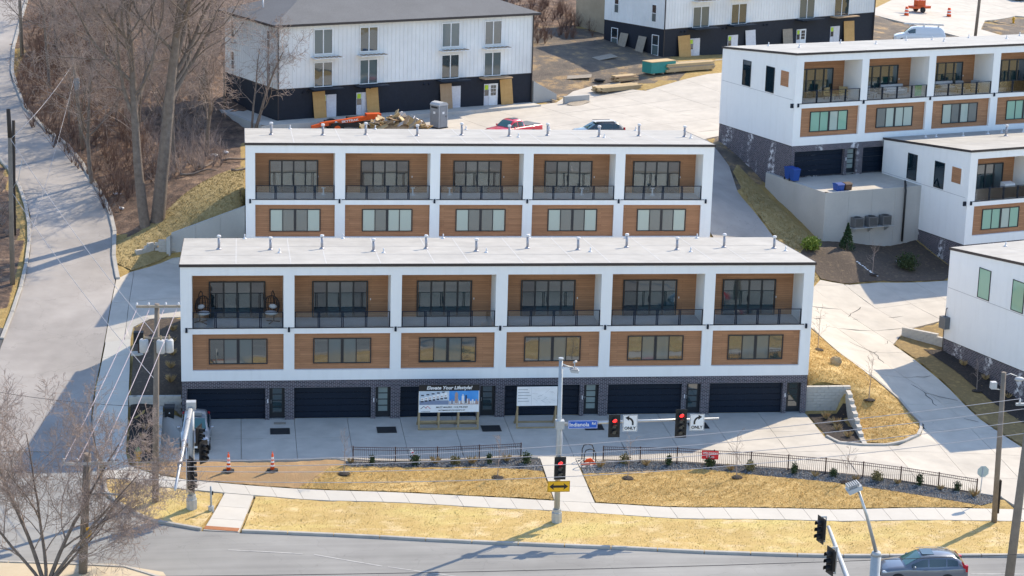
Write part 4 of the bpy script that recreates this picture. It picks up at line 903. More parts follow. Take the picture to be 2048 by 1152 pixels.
def plate(parent, name, x0, x1, z0, z1, y, mat, border=None, rz=0, loc=(0, 0, 0), th=.015):
    o = MB().box(x0, x1, y, y+th, z0, z1).build(name, mat, parent, loc, rz)
    if border:
        e = .018; MB().box(x0+.02, x1-.02, y-.002, y, z0+.02, z0+.02+e).box(x0+.02, x1-.02, y-.002, y, z1-.02-e, z1-.02).box(x0+.02, x0+.02+e, y-.002, y, z0+.02+e, z1-.02-e).box(x1-.02-e, x1-.02, y-.002, y, z0+.02+e, z1-.02-e).build('border', border, o)
    return o
def flat(parent, pts, y, mat, name='arrow'):
    MB().add([(p[0], y, p[1]) for p in pts]+[(p[0], y+.003, p[1]) for p in pts], [tuple(range(len(pts)))]).build(name, mat, parent)
def turn_arrow(parent, cx_, cz, sgn, y):
    # shaft curving from the lower outside up towards the head
    L, Rr = [], []
    for k in range(9):
        a = R_(0+78*k/8); r = .30; c = (cx_+sgn*(-.17), cz-.16); px_, pz_ = c[0]+sgn*r*math.cos(a), c[1]+r*math.sin(a); nx_, nz_ = sgn*math.cos(a), math.sin(a); w = .052
        L.append((px_+nx_*w, pz_+nz_*w)); Rr.append((px_-nx_*w, pz_-nz_*w))
    L = [(L[0][0], L[0][1]-.12)]+L; Rr = [(Rr[0][0], Rr[0][1]-.12)]+Rr
    b = MB(); n = len(L); b.add([(p[0], y, p[1]) for p in L]+[(p[0], y, p[1]) for p in Rr], [(k, k+1, n+k+1, n+k) for k in range(n-1)]); e = ((L[-1][0]+Rr[-1][0])/2, (L[-1][1]+Rr[-1][1])/2)
    b.add([(e[0]+sgn*.02, y, e[1]+.15), (e[0]+sgn*.02, y, e[1]-.15), (e[0]-sgn*.2, y, e[1]+.03)], [(0, 1, 2)]); b.build('arrow', 'sign_black', parent)
gz0 = h1(21.47, -16.64)
S = thing('traffic_signal', 'galvanized signal pole with long mast arm by the entry path', 'traffic signal', (21.47, -16.64, gz0))
D0 = -gz0
MB().tube([(0, 0, .75), (-.03, 0, 5), (-.06, 0, 8.75+D0)], [.17, .14, .11], 12).build('pole', 'galv', S)
MB().ext([(.3*math.cos(R_(22.5+45*k)), .3*math.sin(R_(22.5+45*k))) for k in range(8)], -.3, .62, 2).ext([(.24*math.cos(R_(22.5+45*k)), .24*math.sin(R_(22.5+45*k))) for k in range(8)], .6, .82, 2).build('pole_base', 'galv', S)
MB().tube([(-.06, 0, 8.74+D0), (-.06, 0, 8.85+D0)], .14, 12).build('pole_cap', 'galv', S)
MB().tube([(0, 0, 4.97+D0), (4.5, -.02, 5.1+D0), (9.1, -.04, 5.2+D0)], [.10, .075, .05], 10).build('mast_arm', 'steel', S)
MB().box(-.24, .24, -.22, .22, 4.72+D0, 5.2+D0).build('arm_bracket', 'galv', S)
MB().tube([(.1, -.12, 4.7+D0), (.14, -.16, 4.0+D0), (.10, -.16, 2.9+D0)], .025, 6).build('conduit', 'pvc', S)
MB().tube([(-.04, 0, 8.5+D0), (.3, 0, 8.35+D0), (.62, 0, 8.28+D0)], .045, 8).build('lamp_arm', 'galv', S)
lm = MB().ext([(.45, 8.2+D0), (.95, 8.15+D0), (.9, 8.0+D0), (.5, 8.05+D0)], -.28, .2, 1).build('luminaire', 'porta_roof', S)
for k in range(6): MB().box(.5+k*.07, .53+k*.07, -.3, .22, 8.13+D0, 8.24+D0).build('cooling_fin', 'porta_roof', lm)
MB().tube([(.72, 0, 8.2+D0), (.72, 0, 8.55+D0)], .03, 6).tube([(.66, -.1, 8.6+D0), (.82, .1, 8.6+D0)], .07, 8).build('camera_unit', 'porta_roof', S)
p = plate(S, 'street_sign', .45, 2.12, 4.74+D0, 5.22+D0, -.16, 'sign_blue', 'sign_white')
text('Indianola', .315, (1.08, -.172, 4.97+D0), 'sign_white', p, bold=.004); text('Rd', .2, (1.90, -.172, 5.03+D0), 'sign_white', p, bold=.004)
sig_head(S, (3.07, -.2, 4.88+D0), 0); sig_head(S, (6.89, -.2, 4.97+D0), 0, n=4)
for x, sg in ((3.98, -1), (7.82, 1)):
    p = plate(S, 'turn_sign', x-.42, x+.42, 4.53+D0, 5.5+D0, -.16, 'sign_white', 'sign_black')
    turn_arrow(p, x+sg*-.02, 5.18+D0, -sg if sg == 1 else 1, -.166); text('ONLY', .24, (x, -.172, 4.72+D0), 'sign_black', p, bold=.006)
sig_head(S, (.05, -.3, 2.45+D0), 0)
p = plate(S, 'warning_sign', -.62, .66, 1.02+D0, 1.67+D0, -.24, 'yellow_sign', 'sign_black'); zc_ = 1.345+D0
flat(p, [(-.52, zc_), (-.25, zc_+.2), (-.29, zc_+.07), (.33, zc_+.07), (.29, zc_+.2), (.56, zc_), (.29, zc_-.2), (.33, zc_-.07), (-.29, zc_-.07), (-.25, zc_-.2)], -.246, 'sign_black')
# pole at the left corner with its arm reaching towards the viewer
gz0 = h1(.9, -13.55); D0 = -gz0
S = thing('traffic_signal', 'pale signal pole at the left corner, its arm reaching over the street', 'traffic signal', (.9, -13.55, gz0))
MB().tube([(0, 0, .7), (0, 0, 3), (.03, 0, 5.3+D0)], [.19, .18, .17], 12).build('pole', 'galv', S)
MB().ext([(.32*math.cos(R_(22.5+45*k)), .32*math.sin(R_(22.5+45*k))) for k in range(8)], -.3, .62, 2).ext([(.26*math.cos(R_(22.5+45*k)), .26*math.sin(R_(22.5+45*k))) for k in range(8)], .6, .85, 2).build('pole_base', 'galv', S)
MB().box(-.24, .3, -.26, .22, 5.15+D0, 5.6+D0).build('pole_cap', 'galv', S)
MB().tube([(0, -.2, 5.2+D0), (-.2, -6, 5.25+D0), (-.48, -13.2, 5.1+D0)], [.14, .11, .07], 10).build('mast_arm', 'steel', S)
for k in (2.2, 6.0, 9.5): MB().tube([(-.033*k-.02, -k, 5.22+D0), (-.033*k-.02, -k-.25, 5.22+D0)], .15, 10).build('arm_band', 'vent_metal', S)
sig_head(S, (.5, -.1, 3.55+D0), R_(70), False); sig_head(S, (.72, -.5, 2.75+D0), R_(50), False); sig_head(S, (.02, -.42, 1.75+D0), R_(115), False); sig_head(S, (.05, -.5, .75+D0+.3), R_(115), False)
MB().tube([(-.25, -.2, 2.9+D0), (-.25, -.2, .2+D0)], .05, 8).build('conduit', 'pvc', S)
gz0 = h1(2.0, -13.95)
S = thing('push_button_post', 'short grey push button post beside the left signal pole', 'post', (2.0, -13.95, gz0))
MB().tube([(0, 0, .3), (0, 0, 1.5)], .06, 10).build('post', 'galv', S); MB().ext([(.17*math.cos(R_(60*k)), .17*math.sin(R_(60*k))) for k in range(6)], -.1, .3, 2).build('post_base', 'galv', S); MB().box(.05, .13, -.06, .06, 1.0, 1.2).build('button_box', 'sign_black', S)
# signal across the street, bottom right
S = thing('traffic_signal', 'signal pole across the street at the lower right with lamp arm', 'traffic signal', (30.45, -46.8, -1.3))
MB().tube([(0, 0, 0), (0, 0, 10.2)], .22, 12).build('pole', 'galv', S); MB().tube([(0, 0, 10.15), (0, 0, 10.32)], [.24, .17], 12).build('pole_cap', 'galv', S)
MB().tube([(0, 0, 10.25), (-.5, .1, 11.9), (-.95, .2, 13.1)], [.085, .07, .055], 8).build('lamp_arm', 'steel', S)
lm = MB().ext([(-1.45, 13.05), (-.85, 13.3), (-.8, 13.12), (-1.35, 12.88)], -.05, .45, 1).build('luminaire', 'porta_roof', S)
for k in range(6): MB().box(-1.42+k*.085, -1.39+k*.085, -.05, .45, 13.12+k*.03, 13.26+k*.03).build('cooling_fin', 'porta_roof', lm)
MB().tube([(.0, .1, 6.3), (.8, 6, 6.4), (1.8, 13.1, 6.4)], [.17, .13, .085], 10).build('mast_arm', 'steel', S)
sig_head(S, (1.3, 12.75, 6.4), R_(-75), False); sig_head(S, (.65, 8.7, 6.4), R_(-75), False)
for x, y in ((1.55, 12.75), (.95, 8.7)):
    b_ = MB().box(x-.02, x+.02, y-.05, y+.05, 5.75, 7.1).build('bracket', 'galv', S); MB().box(x-.25, x, y-.03, y+.03, 5.75, 5.82).build('bracket_arm', 'galv', S); MB().box(x-.25, x, y-.03, y+.03, 7.03, 7.1).build('bracket_arm', 'galv', S)
p = plate(S, 'turn_sign', -.35, .35, 5.75, 6.45, 0, 'sign_black', rz=R_(60), loc=(.45, 4.4, -.1))
# utility poles
def pole(name, label, base, top, r0=.16, r1=.11, mat='pole_wood', group='utility poles'):
    S = thing(name, label, 'utility pole', base, 0, group); d = (top[0]-base[0], top[1]-base[1], top[2]-base[2])
    MB().tube([(0, 0, -.4), (d[0]*.5, d[1]*.5, d[2]*.5), d], [r0, (r0+r1)/2, r1], 10).build('pole', mat, S); return S, d
P1b = (-1.21, -12.35, h1(-1.21, -12.35))
S, d = pole('utility_pole', 'wooden utility pole with three transformers left of the front row', P1b, (-.93, -12.35, 10.95), .2, .14)
MB().box(d[0]-1.15, d[0]+1.3, -.2, -.1, d[2]-.18, d[2]-.05).build('crossarm', 'board_grey', S)
for x in (-1.1, -.45, .5, 1.2): MB().tube([(d[0]+x, -.15, d[2]-.05), (d[0]+x, -.15, d[2]+.02), (d[0]+x, -.15, d[2]+.12)], [.05, .07, .03], 8).build('insulator', 'pvc', S)
MB().box(d[0]-.75, d[0]+.75, -.18, -.10, d[2]-2.0, d[2]-1.88).build('crossarm', 'board_grey', S)
for x, y in ((-.75, -.25), (.2, -.45), (.65, -.3)):
    c = MB().tube([(d[0]+x, y, d[2]-2.75), (d[0]+x, y, d[2]-2.7), (d[0]+x, y, d[2]-2.05), (d[0]+x, y, d[2]-1.98)], [.2, .25, .25, .2], 12).build('transformer', 'porta_roof', S)
    MB().tube([(d[0]+x, y, d[2]-1.98), (d[0]+x, y, d[2]-1.72)], [.05, .03], 6).build('bushing', 'rock', c)
S2, d = pole('utility_pole', 'pale wooden utility pole at the left picture edge beside the road', (-12.3, 19.5, h1(-12.3, 19.5)), (-12.15, 19.5, 14.6), .19, .15, 'pole_wood')
MB().tube([(d[0], d[1], d[2]-.05), (d[0]-.05, d[1], d[2]+1.95)], [.16, .14], 10).build('dark_pole_top', 'pole_dark', S2)
MB().tube([(d[0], 0, 6.8), (d[0]+.5, -.2, 7.6), (d[0]+.8, -.3, 9)], .02, 6).build('bracket', 'galv', S2)
pole('utility_pole', 'dark thin utility pole just behind the pale one at the left edge', (-13.1, 28.9, h1(-13.1, 28.9)), (-12.87, 28.9, 14.1), .15, .12, 'pole_dark')
S, d = pole('utility_pole', 'brown utility pole rising from the brush on the wooded slope', (-9.3, 48.3, h1(-9.3, 48.3)), (-9.99, 48.3, 16.2), .19, .13); MB().box(d[0]+.1, d[0]+.5, -.2, .2, 5, 6).build('cabinet', 'porta', S)
pole('utility_pole', 'utility pole far up the climbing road at the top left', (-17.1, 78, h1(-17.1, 78)), (-17.2, 78, 21), .19, .13)
S, d = pole('utility_pole', 'utility pole standing in the bare tree at the lower left', (-4.6, -22.4, -1.0), (-4.2, -22.4, 5.6), .24, .19)
MB().box(d[0]-1.3, d[0]+1.5, -.25, -.12, d[2]-.55, d[2]-.42).build('crossarm', 'porta_roof', S); MB().box(d[0]-.15, d[0]+.15, -.35, -.2, 2.0, 2.6).build('marker', 'yellow_sign', S)
for x in (-1.2, -.5, .5, 1.3): MB().tube([(d[0]+x, -.18, d[2]-.42), (d[0]+x, -.18, d[2]-.2)], [.07, .04], 8).build('insulator', 'porta_roof', S)
MB().tube([(d[0], -.2, 4.4), (d[0]+.7, -.2, 4.5), (d[0]+2.0, -.3, 4.35)], .05, 6).build('lamp_arm', 'galv', S)
S, d = pole('utility_pole', 'thick weathered utility pole at the right picture edge', (43.6, -28.9, -1.0), (44.0, -28.9, 10.1), .26, .19)
for z, x0, x1 in ((d[2]-.25, -.9, 1.2),): MB().box(d[0]+x0, d[0]+x1, -.22, -.08, z-.12, z).build('crossarm', 'galv', S)
for x in (-.7, -.1, .5, 1.0): MB().tube([(d[0]+x, -.15, d[2]-.25), (d[0]+x, -.15, d[2])], [.06, .03], 8).build('insulator', 'pvc', S)
MB().tube([(d[0]-.4, -.1, d[2]-.3), (d[0]-.05, -.1, d[2]-2.6)], .04, 6).build('brace', 'galv', S)
S, d = pole('lamp_post', 'tall wooden lamp post by the sidewalk at the right', (46.72, -18.3, h1(46.72, -18.3)), (46.5, -18.3, 8.25), .17, .14, group=None)
MB().tube([(d[0], 0, d[2]-.2), (d[0]+.4, 0, d[2]-.1), (d[0]+.8, 0, d[2]-.25)], .03, 6).build('lamp_arm', 'steel', S)
MB().ball((d[0]+.95, 0, d[2]-.42), (.3, .17, .13)).build('lamp_head', 'porta_roof', S)
MB().box(d[0]-.72, d[0]-.4, -.2, .12, d[2]-.95, d[2]-.55).build('floodlight', 'porta_roof', S); MB().tube([(d[0]-.5, 0, d[2]-.98), (d[0], 0, d[2]-1.05)], .03, 6).build('floodlight_bracket', 'galv', S)
MB().box(.12, .2, -.12, .12, .6, 2.6).build('meter_box', 'pole_dark', S)
# overhead wires
def wire(name, label, pairs, r=.018, mat='wire', group='overhead wires'):
    for i, (a, b, sag) in enumerate(pairs):
        a, b = Vector(a), Vector(b); P = [a.lerp(b, k/16)-Vector((0, 0, sag*4*(k/16)*(1-k/16))) for k in range(17)]
        o = MB().tube(P, r, 5, False).build(name, mat); tag(o, label[i] if isinstance(label, list) else label, 'wire', group)
mk('wire', (.40, .38, .39), None, 2, .6, big=0); mk('wire_dark', (.03, .03, .035), None, 2, .7, big=0); mk('wire_pink', (.55, .45, .47), None, 2, .6, big=0)
zt = 5.6
wire('overhead_wire', ['uppermost wire crossing the whole picture above the sidewalk', 'second wire crossing the picture above the sidewalk', 'third wire crossing the picture above the sidewalk', 'lowest wire crossing the picture above the sidewalk'],
     [((-5.4, -22.6, 5.2), (43.3, -29.1, 10.1), .9), ((-4.7, -22.6, 5.0), (43.9, -29.1, 9.6), 1.0), ((-3.7, -22.6, 4.8), (44.5, -29.1, 9.0), 1.1), ((-2.9, -22.6, 4.3), (45.0, -29.1, 8.4), 1.2)])
wire('overhead_wire', ['dark wire sagging along the bottom of the picture'], [((-30, -31, 3.0), (60, -40, 6.6), .9)], .016, 'wire_dark')
T_ = (-.95, -12.5, 10.85)
wire('service_wire', ['wire from transformer pole down left to the street corner pole', 'second wire from transformer pole to the corner pole', 'third wire from transformer pole to the corner pole', 'fourth wire from transformer pole to the corner pole'],
     [((-2.0, -12.5, 10.8), (-5.4, -22.6, 5.25), .2), ((-1.3, -12.5, 10.8), (-4.7, -22.6, 5.2), .2), ((-.5, -12.5, 10.8), (-3.7, -22.6, 5.2), .2), ((.2, -12.5, 10.8), (-2.9, -22.6, 5.2), .2)], .022, 'wire_pink')
wire('service_wire', ['wire from transformer pole up left across the side road', 'lower wire from transformer pole across the side road', 'wire joining the two left edge poles to the slope pole', 'guy wire from the slope pole down to the road'],
     [((-1.1, -12.3, 9.2), (-12.15, 19.5, 14.5), .5), ((-1.1, -12.3, 6.5), (-12.1, 19.5, 10.6), .5), ((-12.15, 19.5, 14.4), (-9.9, 48.2, 15.6), .4), ((-9.9, 48.2, 14.2), (-11.9, 26.5, h1(-11.9, 26.5)), .2)], .02)
wire('service_wire', ['wire climbing from the slope pole to the far pole', 'dark wire leaving the picture at the left edge'], [((-9.9, 48.2, 15.6), (-17.2, 78, 20.5), .4), ((-1.1, -12.3, 4.9), (-18, -4, 5.2), .6)], .014, 'wire_dark')

# ---------------------------------------------------------------- signs, fence and small things on the apron
S = thing('billboard', 'large sale board with two pictures on a timber stand before the garages', 'signboard', (14.78, -2.45, .04))
def stand(S, W_, z0, n, dy=1.0):
    for k in range(n):
        x = W_*k/(n-1); MB().box(x-.06, x+.06, 0, .1, 0, z0+.9).build('post', 'timber', S)
        V = [(x-.05, .1, z0*.9), (x+.05, .1, z0*.9), (x+.05, .12, z0*.9-.15), (x-.05, .12, z0*.9-.15)]
        MB().ext([(.1, z0*.95), (.1, z0*.95-.16), (dy, 0), (dy+.14, 0)], x-.05, x+.05, 0).build('brace', 'timber', S)
    MB().box(-.06, W_+.06, -.05, 0, 0, .14).build('bottom_rail', 'timber', S); MB().box(-.06, W_+.06, dy+.1, dy+.2, 0, .14).build('bottom_rail', 'timber', S); MB().box(-.06, W_+.06, .1, .14, .45, .57).build('cross_rail', 'timber', S)
W_ = 3.72
stand(S, W_, 1.36, 4)
bd = MB().box(-.04, W_+.04, -.05, 0, 1.16, 2.56).build('board', 'sign_white', S)
MB().box(-.04, W_+.04, -.056, -.05, 2.58-.02, 2.98).build('header_band', 'sign_black', S)
text('Elevate Your Lifestyle!', .30, (W_/2, -.062, 2.76), 'sign_white', S, shear=.25, bold=.008, sx=1.05)
mk('print_sky', (.03, .22, .62), (.09, .34, .70), .8, .6, big=0); mk('print_pale', (.55, .62, .68), (.42, .50, .58), 1, .6, big=0); mk('print_dark', (.035, .04, .06), None, 1, .6, big=0); mk('print_road', (.20, .25, .36), None, 1, .6, big=0); mk('print_brick', (.45, .30, .25), (.32, .24, .22), 9, .6, big=0)
def pr(x0, x1, z0, z1, m_, y=-.058): MB().box(x0, x1, y, y+.002, z0, z1).build('print', m_, bd)
z0, z1 = 1.66, 2.56; xm = W_*.5
pr(0, xm-.02, z0, z1, 'print_pale', -.054); pr(0, xm-.02, z0, z0+.28, 'print_road', -.056)
for k in range(7): x = .08+k*.245; zz = z0+.24+k*.035; pr(x, x+.2, zz, zz+.22+k*.022, 'sign_white', -.058); pr(x+.01, x+.18, zz-.07, zz+.03, 'print_dark', -.060); pr(x+.04, x+.15, zz+.10, zz+.16, 'print_brick', -.060)
for k in range(5): pr(.1+k*.33, .28+k*.33, z0+.58+k*.05, z0+.66+k*.05, 'print_dark', -.0575)
pr(xm, W_, z0, z1, 'print_sky', -.054); pr(xm, W_, z0, z0+.22, 'print_brick', -.056)
rd = random.Random(4)
for k in range(15): x = xm+.03+k*.118; hgt = rd.uniform(.2, .42); pr(x, x+.09, z0+.05, z0+hgt, rd.choice(['print_pale', 'print_brick', 'sign_white', 'print_road']), -.058)
pr(xm+.36, xm+.56, z0+.1, z0+.74, 'print_brick', -.060); pr(xm+.41, xm+.51, z0+.74, z0+.82, 'print_brick', -.060); pr(xm+.8, xm+.94, z0+.1, z0+.58, 'sign_white', -.060); pr(xm+.84, xm+.9, z0+.58, z0+.68, 'sign_white', -.060); pr(xm+1.02, xm+1.12, z0+.1, z0+.62, 'print_dark', -.060)
text('MATT MAURO • 515.778.3469', .135, (2.05, -.056, 1.49), 'sign_black', S, sx=1.15, bold=.003); text('MATT@MREALESTATECONCEPTS.NET', .085, (2.05, -.056, 1.29), 'sign_black', S, sx=1.15, bold=.002)
flat(S, [(.06, 1.40), (.28, 1.58), (.30, 1.555), (.10, 1.39)], -.056, 'print_dark', 'logo_stroke'); flat(S, [(.28, 1.58), (.46, 1.43), (.43, 1.41), (.28, 1.545)], -.056, 'print_dark', 'logo_stroke'); flat(S, [(.36, 1.46), (.52, 1.58), (.72, 1.40), (.68, 1.39), (.52, 1.545), (.39, 1.44)], -.0565, 'banner_red', 'logo_stroke'); pr(.1, .68, 1.2, 1.225, 'print_dark', -.056)
S = thing('map_board', 'white site map board on timber legs in front of a garage', 'signboard', (21.0, -2.4, .04)); W_ = 2.45
for x in (0, W_):
    MB().box(x-.05, x+.05, 0, .09, 0, 2.2).build('post', 'timber', S); MB().ext([(.09, 1.3), (.09, 1.1), (1.0, 0), (1.14, 0)], x-.045, x+.045, 0).build('brace', 'timber', S)
MB().box(-.06, W_+.06, -.05, 0, 0, .1).build('bottom_rail', 'timber', S); MB().box(-.06, W_+.06, 1.1, 1.2, 0, .1).build('bottom_rail', 'timber', S)
bd = MB().box(-.06, W_+.06, -.05, 0, 1.5, 2.75).build('board', 'sign_white', S)
mk('print_grey', (.35, .36, .38), None, 1, .6, big=0)
for k in range(5): pr(.0, .62+.1*((k*37) % 3), 2.55-k*.19, 2.59-k*.19, 'print_grey', -.056)
pr(.86, .87, 1.55, 2.7, 'print_grey', -.056)
for k in range(16):
    a = rd.uniform(-.8, .8); c, s = math.cos(a), math.sin(a); x, z = rd.uniform(1.05, 2.25), rd.uniform(1.7, 2.55); l_ = rd.uniform(.08, .2)
    flat(bd, [(x-c*l_, z-s*l_-.006), (x+c*l_, z+s*l_-.006), (x+c*l_, z+s*l_+.006), (x-c*l_, z-s*l_+.006)], -.056, 'print_grey', 'map_line')
for i, x in enumerate((5.5, 12.15, 18.75, 25.3, 32.1)):
    o = MB().box(0, 1.22, 0, 1.2, 0, .012)
    for k in range(9): o.box(.06+k*.125, .12+k*.125, .05, 1.15, .012, .018)
    tag(o.build('drain_grate', 'bin_black', None, (x, -2.95, .045)), 'black rectangular mat on the apron, %s from the left' % ORD[i], 'mat', 'black mats on the apron')
tag(MB().box(0, .75, 0, .4, 0, .015).build('door_mat', 'board_grey', None, (5.75, -.95, .045)), 'small grey doormat at the leftmost entry door', 'mat')
def fence(name, label, pts, h=.95, sp=.115, post=2.35):
    root = thing(name, label, 'fence'); A_ = np.array(pts, float); n = max(2, round(np.hypot(*np.diff(A_, axis=0).T).sum()/post)+1); Q = resample(pts, n); Z = H(Q[:, 0], Q[:, 1])+.03
    pm = MB().box(-.035, .035, -.035, .035, -.1, h+.06).build('post', 'fence_bronze', root, (*Q[0], Z[0])).data
    for i in range(1, n): link('post', pm, root, (*Q[i], Z[i]))
    kme = None
    for i in range(n-1):
        d = Q[i+1]-Q[i]; L = np.hypot(*d); a = math.atan2(d[1], d[0]); u = d/L
        for z in (.12, h-.16, h): MB().tube([(*(Q[i]+u*.03), Z[i]+z), (*(Q[i+1]-u*.03), Z[i+1]+z)], .02, 4, smooth=False).build('rail', 'fence_bronze', root)
        m = int(L/sp)
        for k in range(1, m):
            q = Q[i]+d*k/m; z = Z[i]+(Z[i+1]-Z[i])*k/m
            if kme is None: kme = MB().box(-.009, .009, -.009, .009, .06, h).build('picket', 'fence_bronze', root, (*q, z)).data
            else: link('picket', kme, root, (*q, z))
    return root
mk('fence_bronze', (.075, .038, .035), None, 3, .5)
fence('metal_fence', 'short dark picket fence left of the entry path', [(10.35, -8.25), (20.5, -8.1)])
fence('metal_fence', 'long bronze picket fence curving down to the right corner', [(25.5, -8.5), (29.4, -9.05), (34.2, -9.95), (41.0, -12.0), (47.0, -14.35)])
o = thing('fence_banner', 'small red banner tied to the long picket fence', 'banner', (31.3, -9.75, h1(31.3, -9.7)))
MB().box(0, 1.02, 0, .012, .55, 1.08).build('cloth', 'banner_red', o, rz=R_(-12)); text('OPEN SUNDAY', .17, (.5, -.115, .93), 'sign_white', o, rz=R_(-12), sx=.78, bold=.003); text('1-3pm', .19, (.5, -.115, .70), 'sign_white', o, rz=R_(-12), bold=.004)
o = thing('leaning_sign', 'tilted red and white striped sign leaning on the left fence', 'sign', (14.3, -8.35, h1(14.3, -8.35)))
q = MB().box(-.09, .09, 0, .02, 0, 1.05).build('panel', 'sign_white', o); q.rotation_euler = (-.15, R_(-28), 0)
for k in range(4): MB().box(-.07, .07, -.004, 0, .3+k*.16, .38+k*.16).build('stripe', 'banner_red', q)
o = thing('bike_rack', 'black double hoop bike rack on its pad by the entry path', 'bike rack', (24.6, -8.6, h1(24.6, -8.6)+.06))
for y, z in ((.45, 1.0), (-.35, .95)): MB().tube([(-.35+.0, y, 0), (-.35, y, z-.3), (-.25, y, z-.07), (0, y, z), (.25, y, z-.07), (.35, y, z-.3), (.35, y, 0)], .032, 8).build('hoop', 'bin_black', o)
slab([(23.9,-8.0),(25.3,-8.1),(25.35,-9.3),(23.95,-9.3)], 'concrete_walk', o, .05, name='pad').location = (-24.6, 8.6, -h1(24.6, -8.6)-.06)
MB().box(-.55, .55, -.5, -.44, .02, .1).build('orange_bar', 'orange_plastic', o); MB().ext([(-.35, .06), (.35, .06), (.1, .3), (-.15, .25)], -.2, -.1, 1).build('orange_cover', 'orange_plastic', o)
for i, (x, y, lab) in enumerate(((2.96, -9.03, 'left orange and white traffic channelizer on the bare soil'), (5.54, -8.96, 'right orange and white traffic channelizer on the bare soil'))):
    o = thing('traffic_channelizer', lab, 'traffic cone', (x, y, h1(x, y)+.05), 0, 'channelizers on the soil strip')
    MB().ext([(.36*math.cos(R_(22.5+45*k)), .30*math.sin(R_(22.5+45*k))) for k in range(8)], 0, .09, 2).build('rubber_base', 'rubber', o)
    MB().tube([(0, 0, .09), (0, 0, 1.0), (0, 0, 1.06)], [.13, .065, .05], 12).build('cone_body', 'orange_plastic', o)
    for z in (.28, .52, .76): MB().tube([(0, 0, z), (0, 0, z+.11)], [.13-.068*(z-.09)/.91+.004, .13-.068*(z+.02)/.91+.004], 12, False).build('reflective_band', 'sign_white', o)
    MB().tube([(0, -.0, 1.06), (.0, 0, 1.12)], .02, 6).tube([(-.05, 0, 1.16), (.05, 0, 1.16)], .02, 6).build('handle', 'orange_plastic', o)
def hydrant(loc, label, cap):
    o = thing('fire_hydrant', label, 'hydrant', loc)
    MB().tube([(0, 0, 0), (0, 0, .08)], .2, 10).tube([(0, 0, .08), (0, 0, .62)], .13, 10).build('barrel', 'hydrant_yellow', o)
    MB().tube([(0, 0, .6), (0, 0, .66), (0, 0, .78), (0, 0, .84)], [.17, .17, .1, .04], 10).build('bonnet', cap, o)
    MB().tube([(-.24, 0, .48), (.24, 0, .48)], .07, 8).build('nozzle', 'hydrant_yellow', o); MB().tube([(0, -.22, .45), (0, 0, .45)], .09, 8).build('nozzle', 'hydrant_yellow', o)
hydrant((-2.4, -7.0, h1(-2.4, -7.0)+.05), 'yellow fire hydrant with green cap at the left corner bed', 'green_cap')
hydrant((98.5, 122, h1(98.5, 122)), 'distant yellow hydrant beside the road at the top right', 'hydrant_yellow')
def wheelie(loc, rz, mat, label):
    o = thing('wheeled_bin', label, 'bin', loc, rz, 'wheeled bins')
    MB().add([(-.26,-.28,.1),(.26,-.28,.1),(.26,.28,.1),(-.26,.28,.1),(-.31,-.38,1.0),(.31,-.38,1.0),(.31,.36,1.0),(-.31,.36,1.0)], [(3,2,1,0),(4,5,6,7),(0,1,5,4),(1,2,6,5),(2,3,7,6),(3,0,4,7)]).build('tub', mat, o)
    MB().ext([(-.42, 1.0), (.40, 1.0), (.40, 1.06), (.1, 1.13), (-.35, 1.08)], -.33, .33, 0).build('lid', mat, o)
    for x in (-.3, .24): MB().tube([(x, .3, .12), (x+.06, .3, .12)], .12, 10).build('wheel', 'tyre', o)
    MB().tube([(-.25, .44, 1.02), (.25, .44, 1.02)], .02, 6).build('handle', mat, o)
    return o
o = wheelie((-.75, -.2, .06), 0, 'bin_black', 'black wheeled bin at the left end of the front row'); text('▲', .12, (0, -.4, .7), 'sign_white', o, name='logo')
wheelie((*t1(-.25, -1.0), 8.46), T18, 'bin_blue', 'blue wheeled bin beside the upper right garage corner')
wheelie((*t1(-.25, -.3), 8.46), T18, 'bin_blue', 'blue bin half hidden behind the corner wall of the terrace')
wheelie((*t1(1.3, -5.0), 8.46-.55), T18, 'bin_blue', 'blue lidded bin peeking over the terrace wall'); wheelie((*t1(2.05, -5.0), 8.46-.55), T18, 'bin_brown', 'brown lidded bin peeking over the terrace wall')
o = thing('condenser_shelf', 'steel bracket shelf on the tall concrete wall', 'bracket', (*t1(2.0, -5.72), 5.55), T18)
MB().box(0, 3.9, -.75, 0, -.05, 0).build('shelf', 'galv', o)
for k in range(3):
    MB().ext([(-.7, -.05), (0, -.05), (0, -.55)], .3+k*1.6, .36+k*1.6, 0).build('bracket_arm', 'galv', o)
    c = thing('air_conditioner', '%s air conditioner on the shelf of the tall concrete wall' % ['leftmost', 'middle', 'rightmost'][k], 'air conditioner', (*t1(2.15+k*1.35, -6.4), 5.57), T18, 'air conditioners on the wall shelf')
    MB().box(0, .8, 0, .62, .04, .78).build('housing', 'ac', c); MB().tube([(.4, .31, .78), (.4, .31, .82)], .28, 14).build('fan_guard', 'bin_black', c)
    for z in np.arange(.12, .74, .09): MB().box(.04, .76, -.012, 0, z, z+.045).build('louvre', 'bin_black', c)
    MB().box(-.02, .82, -.02, .64, 0, .04).build('base_pan', 'ac', c)
o = thing('utility_box', 'grey electric box on the corner of the nearest right row', 'electric box', (56.65-math.sin(T18)*11.0, -.29+math.cos(T18)*11.0, 2.6), T18)
MB().box(-.42, 0, -.3, .4, .3, 1.15).build('cabinet', 'ac', o); MB().tube([(-.15, .1, 1.15), (-.1, .1, 1.7), (0, .1, 1.75)], .03, 6).build('conduit', 'bin_black', o); MB().tube([(-.1, .2, .3), (-.1, .2, -2.5)], .03, 6).build('conduit', 'fascia', o)
